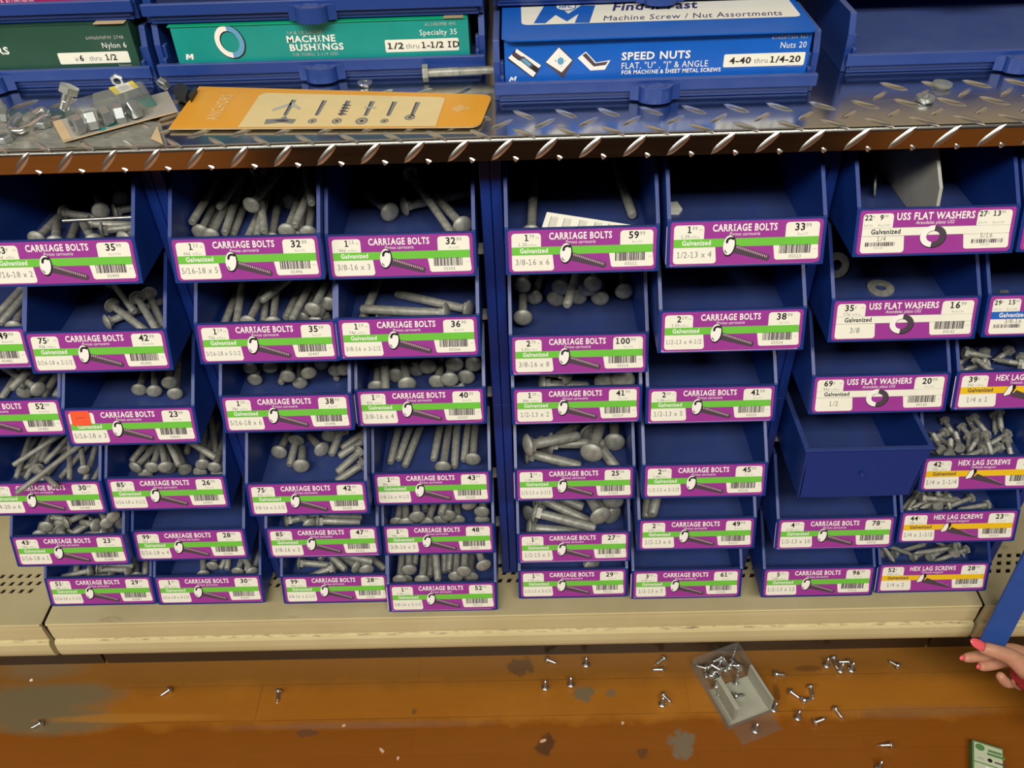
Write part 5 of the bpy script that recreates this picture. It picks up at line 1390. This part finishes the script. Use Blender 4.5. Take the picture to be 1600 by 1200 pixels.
# second clear pack behind it with a yellow and white sticker
P4 = [at_z(148, 172, TOPZ + 0.018), at_z(233, 144, TOPZ + 0.018), at_z(222, 124, TOPZ + 0.018), at_z(142, 145, TOPZ + 0.018)]
c0 = sum(P4, Vector()) / 4; c0.z = TOPZ
t = thing('clear_pouch', c0, 'clear plastic pouch with yellow and white sticker behind the nut pack', 'package')
mb = MB(); hi = [p - c0 for p in P4]; lo = [Vector((p.x * 1.05, p.y * 1.05 + 0.004, 0.0004)) for p in hi]
mb.add(lo + hi, [(0, 1, 5, 4), (1, 2, 6, 5), (2, 3, 7, 6), (3, 0, 4, 7), (4, 5, 6, 7), (3, 2, 1, 0)], 'cloudy_plastic'); bevel(mb.build('pouch_film', t), 0.003, 3)
S4 = [at_z(181, 149, TOPZ + 0.0186), at_z(217, 137, TOPZ + 0.0186), at_z(207, 127, TOPZ + 0.0186), at_z(170, 138, TOPZ + 0.0186)]
mb = MB(); f = Patch(mb, *[p - c0 for p in S4]); sheet(f, 'ink_white', 0.0004, None, 0.0003, 2); f.poly([(0, 0), (0.22, 0), (0.22, 1), (0, 1)], 'sticker_yellow', 0.0006); f.poly([(0.80, 0), (1, 0), (1, 1), (0.80, 1)], 'sticker_yellow', 0.0006)
for k in range(3): f.poly([(0.32, 0.2 + 0.22 * k), (0.68, 0.2 + 0.22 * k), (0.68, 0.27 + 0.22 * k), (0.32, 0.27 + 0.22 * k)], 'ink_palegrey', 0.0006)
tag(mb.build('price_sticker', t), 'yellow-ended white sticker')
# thin film bag with a cream paper corner, lying in front
P4 = [at_z(2, 228, TOPZ + 0.0004), at_z(258, 226, TOPZ + 0.0004), at_z(246, 196, TOPZ + 0.0004), at_z(104, 226, TOPZ + 0.0004)]
tri = [at_z(x, y, TOPZ + 0.0022) for x, y in ((236, 217), (255, 226), (246, 198))]; c0 = sum(tri, Vector()) / 3
mb = MB(); mb.prism([p - c0 for p in tri], (0, 0, 0), (0, 0, 0.0007), 'card_tan'); o = mb.build('paper_scrap', fix=True); o.location = c0
tag(o, 'small triangular cream paper scrap near the counter edge', 'paper')
P4 = [at_z(-40, 234, TOPZ - 0.0006), at_z(262, 228, TOPZ - 0.0006), at_z(250, 190, TOPZ - 0.0006), at_z(-20, 186, TOPZ - 0.0006)]
c1 = sum(P4, Vector()) / 4; mb = MB(); f = Patch(mb, *[p - c1 for p in P4]); rnd = random.Random(3); K = 22
hts = [[abs(rnd.gauss(0, 0.0005)) for i in range(K + 1)] for j in range(K + 1)]
mb.add([f.p(i / K, j / K, hts[j][i]) for j in range(K + 1) for i in range(K + 1)], [(j * (K + 1) + i, (j + 1) * (K + 1) + i, (j + 1) * (K + 1) + i + 1, j * (K + 1) + i + 1) for j in range(K) for i in range(K)], 'film', False)
o = mb.build('plastic_bag'); o.location = c1; o.modifiers.new('film', 'SOLIDIFY').thickness = 0.0002
tag(o, 'crumpled clear plastic bag spread under the nut blister pack', 'bag')
# quick link, hex bolt, odd nuts and washers
pts = [at_z(x, y, TOPZ + 0.0048) for x, y in ((30, 180), (22, 187), (17, 195), (17, 201), (22, 205), (31, 205), (45, 199), (60, 189), (70, 182), (74, 177), (72, 172), (66, 171), (57, 175), (45, 183))]
c0 = sum(pts, Vector()) / len(pts)
t = thing('quick_link', c0, 'silver open quick link beside the leaning zinc bolt', 'link')
mb = MB(); mb.tube([p - c0 for p in pts], 0.0030, 'zinc', 12); mb.build('bent_rod', t)
mb = MB(); d = (pts[-1] - pts[-2]).normalized(); q = d.to_track_quat('X', 'Z').to_matrix().to_4x4()
mb.lathe([(-0.004, 0.0038), (0.004, 0.0038)], 'zinc', 6, Matrix.Translation(pts[-1] - c0) @ q, smooth=False); mb.build('sleeve_nut', t)
def hex_bolt(name, head, tip, d, R_, m, lab, hh=0.006):
    head, tip = Vector(head), Vector(tip); L = (tip - head).length; ax = (tip - head).normalized().to_track_quat('X', 'Z')
    t = thing(name, head, lab, 'bolt'); t.rotation_mode = 'QUATERNION'; t.rotation_quaternion = ax
    mb = MB(); hexa = [(0, R_ * math.cos(math.pi / 3 * i + .2), R_ * math.sin(math.pi / 3 * i + .2)) for i in range(6)]; mb.prism(hexa, (-hh, 0, 0), (0, 0, 0), m); bevel(mb.build('hex_head', t, fix=True), 0.0006)
    mb = MB(); mb.lathe([(0, d / 2), (L * 0.45, d / 2)], m, 16); prof = []; a = L * 0.45
    while a < L - 0.002: prof += [(a, d / 2 * 0.86), (a + 0.0006, d / 2)]; a += 0.0013
    mb.lathe(prof + [(L, d / 2 * 0.75)], m, 16); mb.build('shank', t, fix=True)
    return t
hex_bolt('hex_bolt', at_z(106, 145, TOPZ + 0.0185), at_z(99, 172, TOPZ + 0.0048), 0.0090, 0.0088, 'zinc', 'shiny zinc hex bolt leaning head-up beside the nut blister pack')
hex_bolt('hex_bolt', at_z(669, 114, TOPZ + 0.0078), at_z(776, 109, TOPZ + 0.0078), 0.0078, 0.0080, 'galvanized', 'long grey hex bolt lying between the teal and blue cartons', 0.0050)
SN = nut_mesh(0.0066, 0.0034, 0.0056, 'dull_zinc')
for px, py, dz, rx, lab in ((3, 166, 0.0068, 1.3, 'small zinc nut at the frame edge, rear one of two'), (7, 180, 0.0068, 1.4, 'small zinc nut at the frame edge, front one of two'), (68, 193, 0.0030, 0.0, 'small zinc nut lying against the quick link'), (184, 124, 0.0068, 1.3, 'small nut behind the yellow-stickered pouch'), (255, 131, 0.0068, 1.2, 'small zinc nut standing at the foot of the tray by the black clip'), (8, 216, 0.0030, 0.1, 'small zinc nut lying near the counter edge')):
    o = link('hex_nut', SN); o.location = at_z(px, py, TOPZ + dz); o.rotation_euler = (rx, 0, px * 0.7); tag(o, lab, 'nut')
for pts, lab in ((((270, 140), (283, 131), (296, 140), (290, 156), (276, 151)), 'black rubber clip piece between the nut pack and orange card'), (((295, 152), (306, 138), (308, 141), (298, 157)), 'thin black rubber sliver touching the orange card')):
    Q = [at_z(x, y, TOPZ + 0.004) for x, y in pts]; c0 = sum(Q, Vector()) / len(Q)
    mb = MB(); mb.prism([p - c0 for p in Q], (0, 0, -0.0035), (0, 0, 0.002), 'black_rubber'); o = bevel(mb.build('rubber_clip', fix=True), 0.001); o.location = c0; tag(o, lab, 'clip')
WZ = washer_mesh(0.0070, 0.0034, 0.0016, 'zinc'); WZ2 = washer_mesh(0.0076, 0.0030, 0.0030, 'dull_zinc'); WP = washer_mesh(0.0082, 0.0034, 0.0022, 'cloudy_plastic')
washer(at_z(570, 129, TOPZ + 0.0012), (0, 0, 0), 'shiny washer on the counter behind the orange card', WZ, group=None)
washer(at_z(1446, 153, TOPZ + 0.0018), (0.03, 0.02, 0), 'thick zinc washer on the bare tread plate', WZ2, group=None)
washer(at_z(1473, 131, TOPZ + 0.0015), (0, 0.05, 0), 'translucent plastic washer behind the thick zinc one', WP, name='plastic_washer', group=None)

# ------------------------------------------------------------------ things on the floor
def screw_mesh():
    mb = MB(); mb.lathe([(-0.0034, 0.0004), (-0.0031, 0.0024), (-0.0022, 0.0040), (-0.0008, 0.0047), (0.0, 0.0048), (0.0002, 0.0018)], 'zinc', 16)
    prof = []; a = 0.0002
    while a < 0.0105: prof += [(a, 0.0015), (a + 0.0006, 0.0023)]; a += 0.0014
    mb.lathe(prof + [(0.0108, 0.0014), (0.0145, 0.0003)], 'zinc', 10)
    mb.box(-0.0032, -0.0029, -0.0020, 0.0020, -0.00035, 0.00035, 'ink_black'); mb.box(-0.0032, -0.0029, -0.00035, 0.00035, -0.0020, 0.0020, 'ink_black')
    mb.v = [tuple(c * 1.15 for c in p) for p in mb.v]
    me = mb.mesh('floor_screw'); mb.fix(me); return me
SM = screw_mesh()
def screw(h, tp, lab, grp_='loose screws on the floor', z=0.0, stand=0.0):
    """h, tp: where head and tip lie on the floor; stand > 0 tips the screw up on its head"""
    a = at_z(h[0], h[1], z + 0.0055); b = at_z(tp[0], tp[1], z + 0.0018)
    yaw = math.atan2(b.y - a.y, b.x - a.x); o = link('metal_screw', SM)
    if stand: o.rotation_euler = (0, -stand, yaw); a.z = z + 0.0041 + 0.0014 * math.cos(stand)
    else: o.rotation_euler = (0.4, math.asin(0.0030 / 0.0145), yaw)
    o.location = a; return tag(o, lab, 'screw', grp_)
for h, tp, st, lab in (
    ((856, 1031), (866, 1036), 0, 'silver screw by the kick plate, directly above the dark square stain'),
    ((916, 1037), (916, 1028), 1.4, 'silver screw standing on its head just below the kick plate'),
    ((1037, 1029), (1027, 1037), 0, 'silver screw by the kick plate, upper of the pair beside the plastic case'),
    ((1034, 1046), (1021, 1047), 0, 'silver screw pointing away from the case, lower of the pair'),
    ((852, 1073), (853, 1063), 1.4, 'silver screw upright on its head beside the dark floor stain'),
    ((892, 1068), (891, 1058), 1.4, 'silver screw upright just above the round grey floor stain'),
    ((1037, 1086), (1047, 1097), 0, 'silver screw, upper one of the touching pair near the plastic case'),
    ((1035, 1099), (1036, 1088), 1.4, 'silver screw on its head, lower one of the touching pair'),
    ((1213, 1053), (1227, 1055), 0, 'silver screw alone beside the screw-filled end of the case'),
    ((1236, 1081), (1247, 1090), 0, 'silver screw, hind one of the head-to-tail pair'),
    ((1256, 1094), (1266, 1093), 0, 'silver screw, leading one of the head-to-tail pair'),
    ((1267, 1074), (1270, 1089), 0, 'silver screw pointing at the viewer, above the head-to-tail pair'),
    ((1306, 1108), (1315, 1121), 0, 'silver screw lowest of the scatter, pointing away from the case'),
    ((1247, 1120), (1247, 1110), 1.4, 'silver screw upright on its head below the head-to-tail pair'),
    ((1275, 1128), (1286, 1127), 0.25, 'silver screw lying beside the upright one below the pair'),
    ((1292, 1038), (1290, 1028), 1.4, 'silver screw at the case end of the tight cluster of five'),
    ((1303, 1029), (1308, 1046), 0, 'silver screw second in the tight cluster of five, pointing down'),
    ((1325, 1034), (1310, 1035), 0, 'silver screw lying level across the tight cluster of five'),
    ((1314, 1046), (1319, 1036), 1.4, 'silver screw at the front of the tight cluster of five'),
    ((1331, 1045), (1330, 1034), 1.4, 'silver screw at the hand end of the tight cluster of five'),
    ((1403, 1040), (1389, 1033), 0, 'silver screw between the cluster and the hand'),
    ((1391, 1164), (1374, 1165), 0, 'silver screw lying alone near the green carton'),
    ((1374, 1199), (1376, 1188), 1.4, 'silver screw cut by the bottom frame edge'),
    ((264, 1078), (254, 1086), 0, 'silver screw on the clean boards beyond the grey stain'),
    ((63, 1130), (52, 1137), 0, 'silver screw lying on the big grey floor stain'),
    ((435, 1081), (434, 1094), 0, 'silver screw alone on the bare middle boards'),
    ((1181, 1140), (1184, 1131), 1.4, 'silver screw on the clear flap in front of the plastic case'),
    ((1210, 1107), (1214, 1104), 1.4, 'silver screw touching a corner of the plastic case')):
    screw(h, tp, lab, stand=st)
# clear case with a pale insert
B0, B1, B2 = at_z(1138, 1136, 0), at_z(1205, 1110, 0), at_z(1111, 1083, 0)
ux = (B1 - B0); ux.z = 0; w = ux.length; yaw = math.atan2(ux.y, ux.x)
t = thing('plastic_case', at_z(1138, 1136, 0.0), 'clear plastic case with pale grey insert, spilling screws on the floor', 'case', None, yaw)
def box_open(mb, x0, x1, y0, y1, z0, z1, th, m):
    mb.box(x0, x1, y0, y1, z0, z0 + th, m)
    mb.box(x0, x0 + th, y0, y1, z0 + th, z1, m); mb.box(x1 - th, x1, y0, y1, z0 + th, z1, m); mb.box(x0 + th, x1 - th, y1 - th, y1, z0 + th, z1, m); mb.box(x0 + th, x1 - th, y0, y0 + th, z0 + th, z1 * 0.4, m)
dl = (B2 - B0).length
mb = MB(); box_open(mb, -0.003, w + 0.003, -0.004, dl + 0.046, 0.0004, 0.026, 0.0012, 'clear_plastic'); mb.build('clear_tray', t)
mb = MB(); mb.box(0.004, w - 0.002, -0.030, -0.005, 0.0004, 0.0014, 'clear_plastic'); tag(mb.build('hinged_flap', t), 'clear flap lying open in front')
mb = MB(); mb.box(0.0, w - 0.001, 0.0, dl + 0.004, 0.0020, 0.0034, 'insert_grey'); mb.box(0.009, 0.0125, 0.004, dl + 0.002, 0.0034, 0.0325, 'insert_grey'); mb.box(0.0090, 0.0160, 0.004, dl + 0.002, 0.0315, 0.0338, 'insert_grey'); mb.box(w - 0.0045, w - 0.001, 0.0, dl + 0.004, 0.0034, 0.0320, 'insert_grey'); mb.box(0.0, 0.002, 0.0, dl, 0.0034, 0.009, 'insert_grey')
bevel(mb.build('grey_insert', t), 0.0006)
rnd = random.Random(12); Mt = Matrix.Translation(t.location) @ Matrix.Rotation(yaw, 4, 'Z'); cnt = 0; placed = []
for k in range(400):
    lx, ly = rnd.uniform(0.008, w - 0.010), rnd.uniform(dl - 0.004, dl + 0.038)
    if cnt > 19: break
    layer = 0
    while any((lx - a) ** 2 + (ly - b) ** 2 < 0.0125 ** 2 and L2 == layer for a, b, L2 in placed): layer += 1
    if layer > 2: continue
    placed.append((lx, ly, layer)); ya = rnd.uniform(0, 6.28); p = Mt @ Vector((lx, ly, 0.0016 + 0.0062 + layer * 0.0080))
    o = link('metal_screw', SM); o.location = p; o.rotation_euler = (rnd.uniform(0, 1), rnd.choice((0.19, 0.19, -0.9)), ya); cnt += 1
    tag(o, 'shiny screw piled in the back of the clear plastic case', 'screw', 'screws inside the plastic case')
for lx, ly, ya in ((0.030, dl * 0.62, 0.2),):
    o = link('metal_screw', SM); o.location = Mt @ Vector((lx, ly, 0.0034 + 0.0056)); o.rotation_euler = (0, 0.19, ya); tag(o, 'shiny screw lying alone on the pale insert of the case', 'screw')
# small green and white carton, bottom right
A, B_ = at_z(1519, 1155, 0.015), at_z(1567, 1170, 0.015); yaw = math.atan2(B_.y - A.y, B_.x - A.x); w = (B_ - A).length; dp = 0.085
t = thing('screw_carton', Vector((A.x, A.y, 0)), 'small pale green carton lying on the wood floor', 'box', None, yaw)
mb = MB(); mb.box(0, w, -dp, 0, 0.0, 0.0150, 'carton_green')
f = Face(mb, (0, 0, 0.0150), (1, 0, 0), (0, -1, 0), (0, 0, 1))
f.rrect(0.0022, w - 0.001, 0.0025, 0.030, 0.001, 'carton_mint', 0.0003); f.rrect(0.0022, w - 0.001, 0.0315, dp - 0.002, 0.001, 'carton_mint', 0.0003); f.rrect(0.016, w - 0.002, 0.034, 0.07, 0.001, 'paper_cream', 0.0005)
f.ellipse(0.0095, 0.0085, 0.0058, 0.0048, 'carton_green', 0.0005)
for k, (a, b, m) in enumerate(((0.019, 0.036, 'carton_green'), (0.018, 0.040, 'carton_green'))): f.rrect(a, b, 0.008 + 0.005 * k, 0.0115 + 0.005 * k, 0.0008, m, 0.0005)
f.ellipse(0.0215, 0.0235, 0.0030, 0.0028, 'ink_black', 0.0005); f.rrect(0.027, 0.041, 0.0230, 0.0252, 0.0006, 'ink_charcoal', 0.0005); f.rrect(0.006, 0.014, 0.0238, 0.0248, 0.0003, 'ink_grey', 0.0005)
bevel(mb.build('carton_body', t), 0.0004, 1)
for px, py, lab in ((848, 1158, 'pink wood flake on the dark floor mark'), (597, 1173, 'pale wood flake lying beside a thinner splinter'), (622, 1185, 'thin pale wood splinter near bottom frame edge'), (538, 1134, 'pale wood crumb on the board joint'), (973, 1130, 'pinkish wood crumb between two grey stains'), (49, 1063, 'white crumb on the grey floor stain')):
    p = at_z(px, py, 0.0); mb = MB(); rnd = random.Random(px); n_ = 7
    pol = [((0.0052 if px in (848, 597) else 0.0030) * math.cos(6.283 * i / n_) * rnd.uniform(.7, 1.2), 0.0022 * math.sin(6.283 * i / n_) * rnd.uniform(.7, 1.2), 0) for i in range(n_)]
    mb.prism(pol, (0, 0, 0), (0, 0, 0.0012), 'wood_chip' if px != 49 else 'ink_white'); o = mb.build('wood_flake' if px != 49 else 'crumb', fix=True); o.location = p; o.rotation_euler = (0, 0, {848: 0.3, 597: -0.8, 622: 1.4}.get(px, 0.5)); tag(o, lab, 'debris')

# ------------------------------------------------------------------ the hand
DB = 1.100
hz = lambda zx, zy, dd=0.0: at_d(1490 + zx / 10.91, 980 + zy / 10.91, DB + dd)
root = hz(1180, 560, 0.016)
t = thing('person', root, "person's hand in a red sleeve, pink-nailed thumb gripping the blue strip", 'person')
def skin_body(name, chains, parent, m, sub=2):
    vs = []; es = []; rs = []; idx = {}
    for ch in chains:
        prev = None
        for nm, p, r in ch:
            if nm not in idx: idx[nm] = len(vs); vs.append(Vector(p) - root); rs.append(r)
            if prev is not None: es.append((prev, idx[nm]))
            prev = idx[nm]
    me = bpy.data.meshes.new(name); me.from_pydata(vs, es, []); me.materials.append(M[m])
    o = link(name, me, parent); sk = o.modifiers.new('skin', 'SKIN'); sk.use_smooth_shade = True
    for i, r in enumerate(rs):
        d = me.skin_vertices[0].data[i]; d.radius = (r, r); d.use_root = (i == 0)
    s_ = o.modifiers.new('subdivision', 'SUBSURF'); s_.levels = sub; s_.render_levels = sub
    return o
wr = ('wrist', hz(1420, 800, 0.012), 0.021); pm = ('palm', hz(1180, 620, 0.018), 0.0165)
chains = [
    [wr, pm, ('kn1', hz(1010, 360, 0.024), 0.0098), ('i1', hz(720, 420, 0.028), 0.0088), ('i2', hz(480, 490, 0.026), 0.0080), ('i3', hz(290, 510, 0.022), 0.0074), ('i4', hz(150, 535, 0.018), 0.0060)],
    [pm, ('kn2', hz(1040, 520, 0.030), 0.0100), ('m1', hz(820, 590, 0.030), 0.0085), ('m2', hz(640, 640, 0.026), 0.0078), ('m3', hz(520, 665, 0.022), 0.0072), ('m4', hz(420, 670, 0.018), 0.0060)],
    [pm, ('kn3', hz(1140, 760, 0.034), 0.0095), ('r1', hz(1010, 950, 0.034), 0.0080), ('r2', hz(880, 940, 0.026), 0.0074), ('r3', hz(810, 860, 0.020), 0.0068), ('r4', hz(780, 790, 0.016), 0.0056)],
    [pm, ('kn4', hz(1260, 860, 0.034), 0.0090), ('p1', hz(1190, 1010, 0.032), 0.0072), ('p2', hz(1100, 1000, 0.026), 0.0066), ('p3', hz(1060, 930, 0.020), 0.0060), ('p4', hz(1045, 880, 0.016), 0.0050)],
    [wr, ('t0', hz(1180, 660, -0.004), 0.0140), ('t1', hz(980, 500, -0.010), 0.0108), ('t2', hz(780, 430, -0.012), 0.0098), ('t3', hz(620, 385, -0.012), 0.0092), ('t4', hz(500, 350, -0.010), 0.0082), ('t5', hz(420, 320, -0.008), 0.0058)],
    [wr, ('fa1', at_d(1660, 1078, DB - 0.01), 0.026), ('fa2', at_d(1760, 1130, DB - 0.05), 0.032), ('fa3', at_d(1900, 1200, DB - 0.12), 0.038)]]
skin_body('hand_and_forearm', chains, t, 'skin')
def nail(name, tip, base, toward, w_, ln):
    """a pointed, slightly domed nail lying on the finger end"""
    tip, base = Vector(tip), Vector(base); d = (tip - base).normalized(); up = Vector(toward).normalized(); up = (up - d * up.dot(d)).normalized(); sd = d.cross(up)
    mb = MB(); vs = []; fs = []; K = 8
    for i in range(K + 1):
        q = i / K; ww = w_ / 2 * math.sqrt(max(0.02, 1 - max(0, (q - 0.35) / 0.65) ** 2.2)) * (0.8 + 0.2 * min(1, q * 4))
        for j in range(7):
            a = (j / 6 - 0.5) * 2; vs.append(base + d * (ln * q) + sd * (ww * a) + up * (-0.0022 * a * a * (2 * ww / w_) ** 2 - 0.0022 * (1 - (2 * ww / w_) ** 2) * 0.5 + 0.0006 * math.sin(q * 3.1)) - root)
    fs = [(i * 7 + j, i * 7 + j + 1, i * 7 + j + 8, i * 7 + j + 7) for i in range(K) for j in range(6)]
    mb.add(vs, fs, 'nail_pink', True); o = mb.build('fingernail', t); s_ = o.modifiers.new('thickness', 'SOLIDIFY'); s_.thickness = 0.0008; s_.offset = 0
    return tag(o, name)
tw = -FWD
nail('long pink thumbnail', hz(330, 240, -0.022), hz(545, 345, -0.0205), tw + Vector((0, 0, 0.55)), 0.0125, 0.0215)
nail('pink index fingernail', hz(110, 538, 0.012), hz(200, 520, 0.0142), tw, 0.0068, 0.0080)
nail('pink middle fingernail', hz(405, 685, 0.012), hz(470, 668, 0.0142), tw, 0.0062, 0.0070)
# sleeve: cuff and forearm cloth
cu = [hz(1215, 690, 0.006), hz(1420, 800, 0.010), at_d(1660, 1078, DB - 0.012), at_d(1760, 1130, DB - 0.052), at_d(1900, 1200, DB - 0.122), at_d(1990, 1240, DB - 0.15)]
mb = MB(); mb.tube([p - root for p in [cu[0] + (cu[1] - cu[0]) * 0.02, cu[0]] + cu[1:]], [0.0225, 0.0255, 0.0285, 0.034, 0.040, 0.046, 0.048], 'sleeve_red', 20)
o = mb.build('sleeve', t, fix=True); tag(o, 'red knitted sleeve'); s_ = o.modifiers.new('subdivision', 'SUBSURF'); s_.levels = 1; s_.render_levels = 1
# blue strip held between thumb and fingers
a0, a1 = at_d(1549, 1007, DB + 0.010), at_d(1660, 790, DB - 0.105)
ax = (a1 - a0).normalized(); sd = Vector(RIGHT); sd = (sd - ax * sd.dot(ax)).normalized(); nn = sd.cross(ax).normalized(); L = (a1 - a0).length
mx = Matrix((( sd.x, ax.x, nn.x, a0.x), (sd.y, ax.y, nn.y, a0.y), (sd.z, ax.z, nn.z, a0.z), (0, 0, 0, 1)))
mb = MB(); hw = 0.0175; pol = [(-hw, 0, 0), (hw, 0, 0), (hw, L, 0), (-hw, L, 0)]
mb.prism(pol, (0, 0, -0.0018), (0, 0, 0.0018), 'strip_blue'); o = bevel(mb.build('plastic_strip', fix=True), 0.0009); o.matrix_world = mx
tag(o, 'flat plain blue plastic strip held up by the hand', 'strip')
